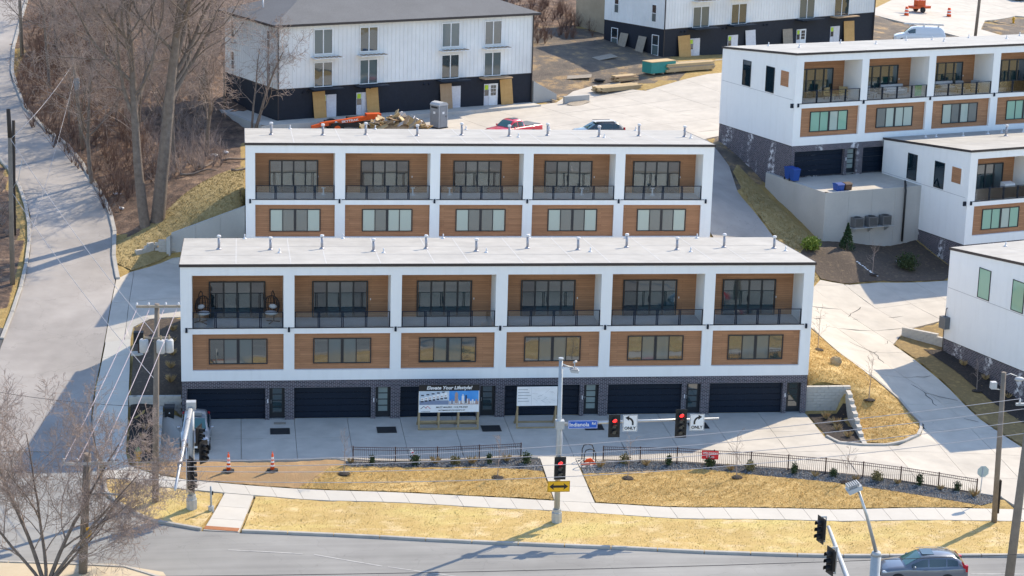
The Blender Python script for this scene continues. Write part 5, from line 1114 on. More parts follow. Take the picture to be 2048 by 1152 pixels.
MB().tube([(t1(7.2, -5.9)[0], t1(7.2, -5.9)[1], 4.0), (t1(7.2, -5.9)[0], t1(7.2, -5.9)[1], 8.2), (t1(7.3, -5.6)[0], t1(7.3, -5.6)[1], 8.9), (t1(7.5, -5.5)[0], t1(7.5, -5.5)[1], 8.4)], .09, 8).build('line_set', 'bin_black', None)
tag(bpy.data.objects['line_set'], 'bundle of black pipes at the end of the tall concrete wall', 'pipes')
o = thing('mailbox_post', 'dark mail cabinet on a red brown post left of the front row', 'mailbox', (-2.95, 7.0, h1(-2.95, 7.0)+.02)); MB().box(-.06, .06, -.06, .06, 0, 1.0).build('post', 'fence_bronze', o); MB().box(-.32, .32, -.25, .25, .75, 1.5).build('cabinet', 'bin_black', o); MB().box(-.5, .5, -.4, .4, -.05, .06).build('footing', 'concrete_walk', o)
o = thing('stop_sign', 'octagonal stop sign seen from behind by the right corner', 'sign', (46.7, -15.7, h1(46.7, -15.7)), 0); MB().tube([(0, 0, 0), (.12, .1, 2.3)], .03, 6).build('post', 'galv', o)
MB().ext([(.13+.36*math.cos(R_(22.5+45*k)), 2.0+.36*math.sin(R_(22.5+45*k))) for k in range(8)], .1, .115, 1).build('panel', 'sign_back', o)
o = MB().ball((0, 0, .22), (.42, .3, .36), 9, 6); rd2 = random.Random(2); o.v = [(x*rd2.uniform(.85, 1.15), y*rd2.uniform(.85, 1.15), z*rd2.uniform(.85, 1.1)) for x, y, z in o.v]; o.sm = [False]*len(o.sm)
tag(o.build('boulder', 'rock', None, (43.1, 3.0, h1(43.1, 3.0))), 'tan boulder on the grass island beside the front row', 'boulder')
tag(MB().tube([(0, 0, 0), (0, 0, .01)], .45, 16).build('manhole_cover', 'fascia', None, (-.55, 22.6, h1(-.55, 22.6)+.04)), 'round dark manhole cover behind the front row', 'manhole')
o = MB()
for k in range(12): o.ball((51.2+k*.11+rd2.uniform(-.06, .06), 26.2-k*.13, h1(51.2+k*.11, 26.2-k*.13)+.03), (.13, .1, .05), 6, 4)
tag(o.build('snow_patch', 'snow'), 'thin leftover patch of snow in the planting bed', 'snow', kind='stuff')
tag(MB().box(-.35, .35, -.25, .25, 0, .06).build('white_cover', 'pvc', None, (55.6, 28.9, h1(55.6, 28.9)+.05), .4), 'white utility cover in the planting bed', 'cover')
# storm drain grille on the wooded slope and litter
o = thing('slatted_grille', 'white slatted grille lying on the slope beside the road', 'grille', (-6.1, 36.5, h1(-6.1, 36.5)+.1), .3)
for k in range(8): MB().box(k*.15, .09+k*.15, 0, .5, 0, .05).build('slat', 'pvc', o)
for x, y, s, lab, m_ in ((-5.4, 33.5, .25, 'pale plastic bag caught on the slope below the big trees', 'pvc'), (1.6, 44.5, .4, 'crumpled white litter on the slope under the trees', 'pvc'), (2.5, 46.5, .3, 'small white litter beside the fallen branches', 'pvc'), (-2.2, 32.6, .15, 'small red litter near the thick trunk', 'banner_red')):
    b = MB().ball((0, 0, s*.4), (s, s*.6, s*.5), 7, 5); b.v = [(a*rd2.uniform(.7, 1.2), c*rd2.uniform(.7, 1.2), d*rd2.uniform(.7, 1.2)) for a, c, d in b.v]; tag(b.build('litter', m_, None, (x, y, h1(x, y)+.05)), lab, 'litter')

# ---------------------------------------------------------------- vehicles
PROF = {
 'suv': dict(L=4.62, st=[(0,.36,.70,.60),(.1,.27,.84,.78),(.45,.22,.97,.87),(1.0,.2,1.05,.905),(1.35,.2,1.09,.91),(2.0,.2,1.06,.915),(2.9,.2,1.08,.915),(3.7,.2,1.13,.905),(4.25,.24,1.16,.88),(4.52,.3,1.12,.83),(4.62,.38,.98,.76)],
     gh=[(1.18,1.08,.80,.78),(1.6,1.33,.835,.71),(2.1,1.60,.85,.655),(2.6,1.665,.855,.655),(3.3,1.67,.85,.65),(3.95,1.60,.83,.62),(4.3,1.36,.81,.66),(4.52,1.15,.79,.74)], wh=(.86,3.5), r=.35,
     side=[(1.55,2.42),(2.52,3.40),(3.48,4.05)], ws=(1.26,2.06), rs=(4.0,4.46)),
 'van': dict(L=5.7, st=[(0,.4,.8,.7),(.1,.3,1.0,.88),(.5,.25,1.15,.96),(1.1,.25,1.25,1.0),(1.8,.25,1.3,1.0),(3,.25,1.3,1.0),(5,.25,1.3,1.0),(5.6,.3,1.28,.98),(5.7,.4,1.2,.95)],
     gh=[(1.05,1.24,.9,.88),(1.45,1.6,.94,.83),(1.9,1.98,.95,.80),(2.4,2.06,.96,.8),(4,2.08,.96,.8),(5.4,2.05,.95,.78),(5.62,1.9,.94,.8),(5.68,1.25,.93,.9)], wh=(1.0,4.4), r=.37, side=[(1.5,2.35)], ws=(1.14,1.86), rs=(5.62,5.675)),
 'pickup': dict(L=5.5, st=[(0,.45,.85,.75),(.1,.35,1.0,.9),(.5,.3,1.1,.96),(1.2,.3,1.16,.98),(1.6,.3,1.18,.98),(2.5,.3,1.17,.98),(3.4,.3,1.18,.98),(3.45,.3,1.18,.98),(5.3,.32,1.18,.98),(5.5,.4,1.16,.95)],
     gh=[(1.4,1.17,.85,.83),(1.8,1.48,.89,.75),(2.15,1.74,.9,.70),(2.6,1.80,.9,.69),(3.1,1.78,.9,.69),(3.35,1.6,.88,.72),(3.46,1.18,.88,.82)], wh=(.95,4.3), r=.40, side=[(1.75,2.5),(2.6,3.25)], ws=(1.48,2.12), rs=(3.3,3.44)),
}
def vehicle(name, label, kind, loc, rz, mat, cat, group=None):
    p = PROF[kind]; root = thing(name, label, cat, loc, rz, group); L = p['L']; ox = -L/2; b = MB(); secs = []
    for x, zl, zt_, w in p['st']:
        half = [(.80*w, zl), (.965*w, zl+.12), (w, zl+(zt_-zl)*.45), (.985*w, zt_-.14), (.94*w, zt_-.03), (.6*w, zt_+.01), (0, zt_+.025)]
        secs.append([(x+ox, -y, z) for y, z in half]+[(x+ox, y, z) for y, z in half[-2::-1]])
    n = len(secs[0]); b.add([q for s in secs for q in s], [(i*n+k, i*n+k+1, (i+1)*n+k+1, (i+1)*n+k) for i in range(len(secs)-1) for k in range(n-1)], 0, True)
    b.add(secs[0], [tuple(range(n))]); b.add(secs[-1], [tuple(range(n))[::-1]])
    g = np.array(p['gh']); xs = np.linspace(g[0, 0], g[-1, 0], 22)
    zt_ = np.interp(xs, g[:, 0], g[:, 1]); zt_[1:-1] = (zt_[:-2]+2*zt_[1:-1]+zt_[2:])/4
    wb = lambda x: float(np.interp(x, g[:, 0], g[:, 2])); wr = lambda x: float(np.interp(x, g[:, 0], g[:, 3])); ztf = lambda x: float(np.interp(x, xs, zt_)); st = np.array(p['st']); zb = lambda x: float(np.interp(x, st[:, 0], st[:, 2]))-.04
    secs = []
    for x in xs:
        h = [(wb(x), zb(x)), (wr(x)+.015, max(ztf(x)-.07, zb(x)+.005)), (wr(x)*.88, max(ztf(x)-.01, zb(x)+.01)), (0, max(ztf(x)+.02, zb(x)+.012))]; secs.append([(x+ox, -y, z) for y, z in h]+[(x+ox, y, z) for y, z in h[-2::-1]])
    n = 7; b.add([q for s in secs for q in s], [(i*n+k, i*n+k+1, (i+1)*n+k+1, (i+1)*n+k) for i in range(len(secs)-1) for k in range(n-1)], 0, True)
    b.build('body', mat, root)
    for xa, xb in p['side']:
        for sg in (-1, 1):
            m = MB(); V = []
            for k in range(7):
                x = xa+(xb-xa)*k/6
                for v in (.16, .86):
                    V.append((x+ox, sg*(wb(x)+(wr(x)+.015-wb(x))*v+.012), zb(x)+(max(ztf(x)-.07, zb(x)+.03)-zb(x))*v))
            m.add(V, [(2*k, 2*k+1, 2*k+3, 2*k+2) for k in range(6)]).build('side_window', 'glass_car', root)
    for nm, (xa, xb), gm in (('windshield', p['ws'], 'glass_wind'), ('rear_window', p['rs'], 'glass_car')):
        V = []
        for k in range(6):
            x = xa+(xb-xa)*k/5; w = wr(x)*.86
            for y in (-w, -w*.4, w*.4, w): V.append((x+ox, y, max(ztf(x), zb(x))+.032-.04*(abs(y)/max(w, .1))**2*.5))
        MB().add(V, [(4*k+j, 4*k+j+1, 4*k+5+j, 4*k+4+j) for k in range(5) for j in range(3)], 0, True).build(nm, gm, root)
    for x in p['wh']:
        for sg in (-1, 1):
            y = sg*(.80 if kind == 'suv' else .86); r = p['r']
            w = MB().tube([(x+ox, y-.11, r), (x+ox, y-.09, r), (x+ox, y+.09, r), (x+ox, y+.11, r)], [r*.9, r, r, r*.9], 20).build('wheel', 'tyre', root)
            MB().tube([(x+ox, y+sg*.10, r), (x+ox, y+sg*.125, r)], r*.66, 14).build('rim', 'rim', w)
            MB().tube([(x+ox, y+sg*.02, r+.02), (x+ox, sg*(.917 if kind == 'suv' else .99), r+.02)], r*1.13, 20, smooth=False).build('wheel_arch', 'rubber', root)
    w0 = p['st'][2][3]; zf = p['st'][1][2]
    for sg in (-1, 1):
        MB().ball((ox+.20, sg*w0*.78, zf-.06), (.2, .16, .07), 8, 5).build('headlight', 'headlight', root)
        MB().box(L+ox-.16, L+ox-.03, sg*w0*.84-.1, sg*w0*.84+.1, .85, 1.2 if kind == 'suv' else 1.05).build('taillight', 'tail_red', root)
        MB().ball((ox+p['ws'][0]+.42, sg*(w0+.13), zb(1.6)+.10), (.09, .12, .08), 8, 5).build('mirror', mat, root)
        for xd in ([1.9, 2.9] if kind == 'suv' else [2.0]): MB().box(xd+ox+.3, xd+ox+.5, sg*.91-.015, sg*.91+.015, .93, .96).build('door_handle', mat, root)
    MB().box(ox-.02, ox+.05, -.5, .5, .50, .66).build('grille', 'rubber', root); MB().box(ox-.03, ox+.02, -.26, .26, .36, .47).build('number_plate', 'sign_white', root)
    MB().box(ox+.05, L+ox-.05, -.75, .75, .16, .24).build('underbody', 'rubber', root)
    return root
V1 = vehicle('parked_suv', 'silver SUV parked nose out at the left end of the apron', 'suv', (.95, -4.15, .05), R_(90), 'paint_silver', 'car')
MB().box(-.1, .45, -.38, .38, 1.682, 1.688).build('sunroof', 'glass_car', V1)
V2 = vehicle('passing_suv', 'grey SUV driving on the main street at the lower right', 'suv', (39.85, -26.1, -1.02), R_(-5), 'paint_grey', 'car')
MB().box(-.15, .5, -.42, .42, 1.683, 1.689).build('sunroof', 'glass_car', V2)
for sg in (-1, 1): MB().tube([(-.25, sg*.62, 1.65), (0.2, sg*.64, 1.69), (1.1, sg*.63, 1.69), (1.5, sg*.61, 1.63)], .014, 6).build('roof_rail', 'steel', V2)
for sg in (-1, 1): MB().ext([(2.05, 1.06), (2.22, 1.0), (2.2, 1.16), (1.95, 1.42), (1.9, 1.40)], sg*.80-.03, sg*.80+.03, 1).build('taillight', 'tail_red', V2)
V3 = vehicle('pickup_truck', 'red pickup truck on the upper lot behind the middle row', 'pickup', (27.1, 50.3, h1(27.1, 50.3)+.03), R_(38), 'paint_red', 'truck')
MB().box(.85, 2.6, -.86, .86, 1.2, 1.23).build('bed_cover', 'ac', V3); MB().box(-.3, .4, -.3, .3, 1.815, 1.825).build('sunroof', 'glass_car', V3)
V4 = vehicle('parked_suv', 'dark SUV with roof bars on the upper lot behind the middle row', 'suv', (34.3, 49.0, h1(34.3, 49.0)+.03), R_(10), 'paint_dark', 'car')
MB().box(-.4, 1.5, -.58, .58, 1.68, 1.70).build('roof_panel', 'porta_roof', V4)
for sg in (-1, 1): MB().tube([(-.3, sg*.55, 1.72), (1.3, sg*.55, 1.72)], .02, 6).build('roof_rail', 'bin_black', V4)
V5 = vehicle('work_van', 'white work van with ladders on its roof at the top right', 'van', (79.4, 100.2, h1(79.4, 100.2)+.03), R_(-15), 'paint_white', 'van')
for y in (-.45, .15):
    for dy in (0, .38): MB().box(-1.8, 2.6, y+dy-.025, y+dy+.025, 2.28, 2.34).build('ladder_rail', 'steel', V5)
    for k in range(12): MB().box(-1.7+k*.36, -1.67+k*.36, y, y+.38, 2.3, 2.33).build('ladder_rung', 'steel', V5)
for x in (-1.2, .4, 2.0): MB().box(x, x+.06, -.8, .8, 2.1, 2.28).build('roof_rack', 'steel', V5)
V6 = vehicle('parked_car', 'blue car at the very top right corner', 'suv', (106.5, 139, h1(106.5, 139)+.03), R_(15), 'paint_blue', 'car')

# ---------------------------------------------------------------- building site
o = thing('telehandler', 'orange telehandler with its boom lowered behind the middle row', 'telehandler', (13.3, 54.0, h1(13.3, 54.0)+.03), R_(12)); o.scale = (1, 1, .74)
MB().box(-2.2, 2.4, -.9, .9, .6, 1.15).build('chassis', 'bin_black', o)
for x in (-1.5, 1.6):
    for y in (-1.0, 1.0): w = MB().tube([(x, y-.2, .62), (x, y+.2, .62)], .62, 16).build('wheel', 'tyre', o); MB().tube([(x, y-.22, .62), (x, y+.22, .62)], .28, 12).build('rim', 'tele_orange', w)
MB().ext([(-3.0, .75), (2.2, 1.5), (2.2, 2.0), (-2.9, 1.2)], -.9, -.45, 1).build('boom', 'tele_orange', o); MB().ext([(-3.7, .55), (-2.9, .72), (-2.9, 1.12), (-3.7, .85)], -.85, -.5, 1).build('boom_tip', 'tele_orange', o)
MB().box(1.2, 2.5, -.95, -.2, 1.6, 2.1).build('boom_pivot', 'tele_orange', o); MB().box(-.2, 1.3, .1, .95, .9, 1.5).build('cab', 'bin_black', o)
tx = text('SKYTRAK', .36, (-.3, -.91, 1.37), 'sign_white', o, bold=.012); tx.rotation_euler = (R_(90), R_(-8.5), 0)
MB().ball((-1.55, -.9, 1.2), (.13, .02, .17), 8, 5).build('emblem', 'sign_white', o)
dm = thing('dumpster', 'yellow dumpster heaped with debris behind the middle row', 'dumpster', (16.9, 50.4, h1(16.9, 50.4)+.03), R_(8))
MB().add([(-2.6,-1,.1),(2.6,-1,.1),(2.6,1,.1),(-2.6,1,.1),(-2.75,-1.15,.95),(2.75,-1.15,.95),(2.75,1.15,.95),(-2.75,1.15,.95)], [(3,2,1,0),(0,1,5,4),(1,2,6,5),(2,3,7,6),(3,0,4,7)]).build('tub', 'dumpster_yellow', dm)
for k in range(8): MB().box(-2.5+k*.69, -2.42+k*.69, -1.2, -1.05, .15, .95).build('rib', 'dumpster_yellow', dm)
MB().box(-2.85, 2.85, -1.25, -1.1, .9, 1.05).box(-2.85, 2.85, 1.1, 1.25, .9, 1.05).build('rim', 'dumpster_yellow', dm)
hp = thing('debris_heap', 'heap of broken boards and cardboard in the yellow dumpster', 'debris', (16.9, 50.4, h1(16.9, 50.4)+.03), R_(8)); rd3 = random.Random(11)
MB().ball((0, 0, .8), (2.5, .98, .7), 12, 6).build('rubble', 'cardboard', hp)
for k in range(80):
    x, y = rd3.uniform(-2.7, 2.7), rd3.uniform(-.9, .9); q = MB().box(-rd3.uniform(.25, .8), rd3.uniform(.25, .8), -rd3.uniform(.06, .4), rd3.uniform(.06, .4), -.02, .03).build('board', rd3.choice(['cardboard', 'lumber', 'board_grey', 'cardboard', 'plastic_sheet', 'straw', 'lumber']), hp)
    q.location = (x, y, 1.0+.8*max(0, 1-(x/2.6)**2)*rd3.uniform(.5, 1.15)); q.rotation_euler = (rd3.uniform(-.9, .9), rd3.uniform(-.9, .9), rd3.uniform(0, 6))
o = thing('portable_toilet', 'grey portable toilet with pale domed roof on the upper lot', 'toilet', (21.2, 55.9, h1(21.2, 55.9)+.03), R_(38))
MB().box(-.55, .55, -.55, .55, .1, 2.05).build('cabin', 'porta', o); MB().ext([(-.58, 2.05), (.58, 2.05), (.58, 2.12), (.4, 2.28), (0, 2.36), (-.4, 2.28), (-.58, 2.12)], -.58, .58, 1).build('roof', 'porta_roof', o); MB().box(-.6, .6, -.6, .6, 0, .1).build('skid', 'bin_black', o)
d = MB().box(-.4, .4, -.58, -.55, .15, 1.95).build('door', 'porta', o); MB().box(-.12, .12, -.59, -.58, 1.3, 1.5).build('notice', 'sign_white', d); MB().box(.28, .33, -.61, -.58, 1.0, 1.15).build('handle', 'bin_black', d)
MB().box(-.58, -.55, -.12, .12, 1.3, 1.5).build('notice', 'sign_white', o); MB().box(-.57, -.55, -.4, .4, 1.8, 1.95).build('vent', 'bin_black', o)
for s in (-.52, .46): MB().box(s, s+.06, -.585, -.55, .1, 2.05).build('corner_rib', 'porta_roof', o)
def stack(name, label, loc, rz, n, layers, L, mats, cat='lumber'):
    o = thing(name, label, cat, (*loc, h1(*loc)+.05), rz, 'building materials on the upper lot'); r_ = random.Random(int(loc[0]*10))
    for j in range(layers):
        for i in range(n):
            a = r_.uniform(-.25, .25); MB().box(a-L/2, a+L/2+r_.uniform(-.3, .2), i*.26, i*.26+.24, j*.13+.1, j*.13+.22).build('plank', r_.choice(mats), o)
    for x in (-L*.35, L*.35): MB().box(x-.06, x+.06, 0, n*.26, 0, .1).build('bearer', 'board_grey', o)
    return o
stack('lumber_stack', 'long stack of pale lumber behind the upper right row', (48.5, 77.2), R_(27), 5, 6, 6.0, ['lumber', 'lumber', 'board_grey'])
stack('lumber_stack', 'loose yellowish planks lying on the lot in front of the teal bundle', (40.2, 70.0), R_(30), 6, 3, 5.2, ['lumber', 'timber'])
stack('lumber_stack', 'short pile of plywood offcuts left of the teal bundle', (41.3, 73.2), R_(30), 4, 4, 2.6, ['lumber', 'cardboard'])
o = thing('wrapped_pallet', 'teal wrapped bundle with tan top on the upper lot', 'pallet', (45.0, 76.4, h1(45.0, 76.4)+.05), R_(30), 'building materials on the upper lot')
MB().box(-1.6, 1.6, -.7, .7, .12, 1.2).build('wrap', 'teal_wrap', o); MB().box(-1.63, 1.63, -.73, .73, 1.2, 1.26).build('cover', 'lumber', o)
for x in (-1.2, 0, 1.2): MB().box(x-.08, x+.08, -.7, .7, 0, .12).build('bearer', 'board_grey', o)
for x, y, a, lab in ((40.5, 82.0, .5, 'tilted plywood sheet lying on the dark dirt mound'), (36.8, 75.0, -.2, 'plywood sheet lying flat at the foot of the dirt mound'), (39.4, 71.9, .4, 'tan sheet leaning on the planks near the teal bundle'), (35.2, 65.2, .9, 'low tan board lying at the edge of the upper lot')):
    q = tag(MB().box(-1.2, 1.2, -.6, .6, 0, .03).build('plywood_sheet', 'board_grey', None, (x, y, h1(x, y)+.12), a), lab, 'sheet'); q.rotation_euler = (.12, -.1, a)
for k, (x, y) in enumerate(((31.6, 68.2), (32.4, 69.0), (33.4, 68.4), (32.8, 67.0))):
    q = tag(MB().box(-1.2, 1.2, -.07, .07, 0, .05).build('loose_plank', 'lumber', None, (x, y, h1(x, y)+.12), rd3.uniform(0, 3)), ['leftmost', 'farthest', 'rightmost', 'nearest'][k]+' loose plank on the dirt right of the long white block', 'plank', 'loose planks by the long white block')
q = tag(MB().ball((0, 0, .12), (.6, .35, .18), 9, 5).build('black_tarp', 'rubber', None, (38.6, 73.6, h1(38.6, 73.6)+.05)), 'crumpled black tarp on the dark dirt mound', 'tarp')
tr = thing('solar_trailer', 'orange trailer carrying tilted solar panels at the top right', 'trailer', (87.2, 124.5, h1(87.2, 124.5)+.03), R_(20))
MB().box(-1.3, 1.3, -.6, .6, .5, .8).build('frame', 'tele_orange', tr); MB().box(-.6, .6, -.4, .4, .8, 1.5).build('battery_box', 'tele_orange', tr); MB().tube([(0, 0, .8), (0, 0, 3.2)], .07, 8).build('mast', 'tele_orange', tr)
for y in (-.7, .7): MB().tube([(0, y-.1, .35), (0, y+.1, .35)], .35, 14).build('wheel', 'tyre', tr)
for x in (-2.0, .3):
    pn = MB().box(0, 1.75, -.6, .6, 0, .05).build('solar_panel', 'bin_black', tr, (x, -.3, 2.2)); pn.rotation_euler = (.7, 0, 0)
    for k in range(3): MB().box(.1+k*.55, .5+k*.55, -.5, .5, .05, .056).build('cell', 'paint_blue', pn)
for x, y, lab in ((90.6, 123.2, 'orange barrel cone right of the solar trailer'), (84.4, 120.8, 'small orange cone left of the solar trailer')):
    c = thing('traffic_cone', lab, 'traffic cone', (x, y, h1(x, y))); MB().tube([(0, 0, 0), (0, 0, 1.1)], [.3, .18], 12).build('cone_body', 'orange_plastic', c)
    for z in (.35, .7): MB().tube([(0, 0, z), (0, 0, z+.14)], .3-.12*z/1.1+.006, 12, False).build('reflective_band', 'sign_white', c)
pole('utility_pole', 'wooden utility pole behind the white van at the top right', (84.5, 96.5, h1(84.5, 96.5)), (85.0, 96.5, 24), .18, .14)
# wooden posts beside the long white block
for k, (x, y) in enumerate(((.6, 60.5), (2.3, 61.8))): pole('utility_pole', ['thick', 'thin'][k]+' brown post standing left of the long white block', (x, y, h1(x, y)), (x, y, 9.4+[12, 9][k]*.5), [.2, .09][k], [.18, .08][k])

# ---------------------------------------------------------------- balcony furniture
def egg_chair(loc, rz, label):
    o = thing('egg_chair', label, 'chair', loc, rz, 'hanging egg chairs')
    MB().tube([(-.45, .3, .03), (.45, .3, .03)], .03, 6).tube([(0, -.5, .03), (0, .45, .03)], .03, 6).build('base', 'wicker', o)
    MB().tube([(0, .4, .03), (0, .55, 1.0), (0, .5, 1.75), (0, .25, 2.02), (0, .02, 1.95), (0, 0, 1.75)], .03, 8).build('stand', 'wicker', o)
    for k in range(16):
        a = R_(22.5*k); 
        if math.sin(a) < -.6: continue
        MB().tube([(.5*math.sin(t_)*math.cos(a), .42*math.sin(t_)*math.sin(a), 1.1+.66*math.cos(t_)) for t_ in np.linspace(.05, 2.7, 9)], .03, 5).build('shell_rib', 'wicker', o)
    for z, r in ((1.5, .42), (1.2, .5), (.9, .49)): MB().tube([(r*math.cos(t_), .84*r*math.sin(t_), z) for t_ in np.linspace(-.6, 3.75, 14)], .016, 5).build('shell_hoop', 'wicker', o)
    MB().ball((0, -.08, .66), (.43, .40, .13), 12, 6).build('seat_cushion', 'cushion', o); MB().ball((0, .24, 1.0), (.27, .09, .16), 10, 6).build('back_cushion', 'cushion', o)
egg_chair((1.35, 1.3, 6.08), R_(30), 'wicker egg chair with pale cushions at the left of the leftmost balcony'); egg_chair((5.65, 1.3, 6.08), R_(-20), 'wicker egg chair with pale cushions at the right of the leftmost balcony')
def chair(loc, rz, label, mat='fabric_grey', frame='bin_black'):
    o = thing('patio_chair', label, 'chair', loc, rz, 'patio chairs on the upper right balconies'); MB().box(-.35, .35, -.35, .35, .32, .44).build('seat', mat, o); MB().box(-.35, .35, .27, .37, .44, .95).build('backrest', mat, o)
    for x in (-.33, .29):
        for y in (-.33, .31): MB().box(x, x+.04, y, y+.04, 0, .32).build('leg', frame, o)
        MB().box(x, x+.05, -.33, .33, .58, .62).build('armrest', frame, o)
def at(x, y, z=0): return (*t1(x, y), 8.51+6.08+z)
chair(at(4.2, 1.2), T18+.4, 'pale patio chair on the first balcony of the upper right row', 'straw'); chair(at(5.6, 1.3), T18-.5, 'second pale patio chair on the first balcony of the upper right row', 'straw')
def sofa(loc, rz, label, L=2.2):
    o = thing('outdoor_sofa', label, 'sofa', loc, rz); MB().box(-L/2, L/2, -.4, .4, .12, .4).build('seat', 'fabric_grey', o); MB().box(-L/2, L/2, .25, .42, .4, .85).build('backrest', 'cushion', o)
    for x in (-L/2, L/2-.15): MB().box(x, x+.15, -.4, .25, .4, .62).build('armrest', 'fabric_grey', o)
    for k in range(3): MB().box(-L/2+.17+k*(L-.34)/3, -L/2+.15+(k+1)*(L-.34)/3, -.38, .24, .4, .5).build('cushion', 'cushion', o)
sofa(at(10.9, 1.7), T18, 'grey outdoor sofa on the second balcony of the upper right row'); chair(at(8.2, 1.0), T18+.6, 'grey patio chair at the left of the second upper right balcony')
tb = thing('patio_table', 'round pale table on the second balcony of the upper right row', 'table', at(9.7, .8)); MB().tube([(0, 0, .4), (0, 0, .44)], .5, 16).build('top', 'cushion', tb); MB().tube([(0, 0, 0), (0, 0, .4)], .05, 8).build('leg', 'bin_black', tb)
tw = MB().box(-.35, .35, -.015, .015, .1, 1.0); tag(tw.build('towel', 'fabric_green', None, at(12.3, .2), T18), 'bright green towel hung at the second upper right balcony', 'towel')
chair(at(14.8, 1.1), T18+.3, 'grey patio chair at the left of the third upper right balcony'); chair(at(17.4, 1.2), T18-.3, 'grey patio chair in the middle of the third upper right balcony'); chair(at(18.8, 1.0), T18-.6, 'grey patio chair at the right of the third upper right balcony')
sofa(at(16.4, 1.9), T18, 'pale outdoor sofa on the third balcony of the upper right row', 1.8)
c, s = math.cos(T18), math.sin(T18)
gr = thing('covered_grill', 'grill under a white cover on the middle right balcony', 'grill', (60.15+c*4.6-s*.9, 27.45+s*4.6+c*.9, 2.2+6.08), T18)
MB().add([(-.55,-.3,.1),(.55,-.3,.1),(.55,.3,.1),(-.55,.3,.1),(-.5,-.28,1.05),(.5,-.28,1.05),(.5,.3,1.15),(-.5,.3,1.15)], [(3,2,1,0),(4,5,6,7),(0,1,5,4),(1,2,6,5),(2,3,7,6),(3,0,4,7)]).build('cover', 'pvc', gr); MB().box(-.5, .5, -.28, .28, 0, .1).build('cart', 'bin_black', gr)
# white stools and pendant pieces seen on the middle row balconies
for i, x in enumerate((5.9, 12.4, 15.1, 24.9, 30.2)):
    o = thing('side_table', 'white pedestal table on the %s balcony of the middle row' % ORD[i], 'table', (4.1+x-.3, 22.3, 3.84+6.07), 0, 'white tables on the middle row'); MB().tube([(0, 0, 0), (0, 0, .05), (0, 0, .1), (0, 0, .5)], [.2, .18, .06, .05], 10).build('pedestal', 'pvc', o); MB().tube([(0, 0, .5), (0, 0, .53)], .16, 10).build('top', 'pvc', o)

# ---------------------------------------------------------------- vegetation
class Tree:
    def __init__(s, seed): s.r = random.Random(seed); s.thick = []; s.seg = []
    def branch(s, p, d, L, r, lev, maxlev, spec):
        k = max(3, int(L/spec['step'][min(lev, len(spec['step'])-1)])); k = min(k, 12); pts = [p.copy()]; rs = [r]; q = p.copy(); d = d.normalized(); rnd = s.r
        for i in range(k):
            w = spec['wig'][min(lev, len(spec['wig'])-1)]
            d = (d+Vector((rnd.uniform(-w, w), rnd.uniform(-w, w), rnd.uniform(-w, w)+spec['up'][min(lev, len(spec['up'])-1)]))).normalized()
            q = q+d*(L/k); pts.append(q.copy()); rs.append(max(r*(1-(i+1)/k*spec['taper']), spec['rmin']))
        if r > .05: s.thick.append((pts, rs))
        else:
            for i in range(k): s.seg.append((*pts[i], *pts[i+1], rs[i], rs[i+1]))
        if lev >= maxlev: return
        n = spec['n'][lev]
        for j in range(n):
            t_ = spec['t0'][lev]+(1-spec['t0'][lev])*(j+rnd.random())/n; f = t_*k; i = min(int(f), k-1); pp = pts[i].lerp(pts[i+1], f-i)
            ax = (pts[i+1]-pts[i]).normalized(); o = ax.orthogonal().normalized(); a = rnd.uniform(0, 6.283); side = (Matrix.Rotation(a, 3, ax) @ o)
            an = R_(rnd.uniform(*spec['ang'][lev])); nd = ax*math.cos(an)+side*math.sin(an)
            s.branch(pp, nd, L*rnd.uniform(*spec['len'][lev])*(1.15-.5*t_), max(rs[i]*rnd.uniform(.4, .62), spec['rmin']), lev+1, maxlev, spec)
def prisms(seg, name, mat, parent):
    S = np.array(seg); a, b = S[:, :3], S[:, 3:6]; d = b-a; L = np.linalg.norm(d, axis=1, keepdims=True); d = d/np.maximum(L, 1e-6); b = b+d*.004
    ref = np.where(np.abs(d[:, 2:3]) > .9, np.array([[1., 0, 0]]), np.array([[0, 0, 1.]])); u = np.cross(d, ref); u /= np.linalg.norm(u, axis=1, keepdims=True); w = np.cross(d, u); n = len(S)
    V = np.empty((n, 6, 3))
    for k in range(3):
        an = 2*math.pi*k/3; o = u*math.cos(an)+w*math.sin(an); V[:, k] = a+o*S[:, 6:7]; V[:, 3+k] = b+o*S[:, 7:8]
    F = np.array([[0, 1, 4, 3], [1, 2, 5, 4], [2, 0, 3, 5]]); F = (np.arange(n)[:, None, None]*6+F[None]).reshape(-1, 4)
    me = bpy.data.meshes.new(name); me.vertices.add(n*6); me.vertices.foreach_set('co', V.reshape(-1).astype(np.float32)); me.loops.add(len(F)*4); me.loops.foreach_set('vertex_index', F.reshape(-1).astype(np.int32))
    me.polygons.add(len(F)); me.polygons.foreach_set('loop_start', np.arange(0, len(F)*4, 4, dtype=np.int32)); me.polygons.foreach_set('loop_total', np.full(len(F), 4, np.int32)); me.update(calc_edges=True); me.validate(); me.materials.append(M[mat])
    return link(name, me, parent)
SPEC = dict(step=[.9, .8, .6, .45, .35], wig=[.10, .22, .28, .32, .35], up=[.05, .09, .06, .03, .02], taper=.75, rmin=.011, n=[9, 7, 6, 6], t0=[.35, .2, .15, .15], ang=[(30, 60), (28, 60), (30, 65), (30, 70)], len=[(.45, .7), (.4, .65), (.4, .65), (.4, .7)])
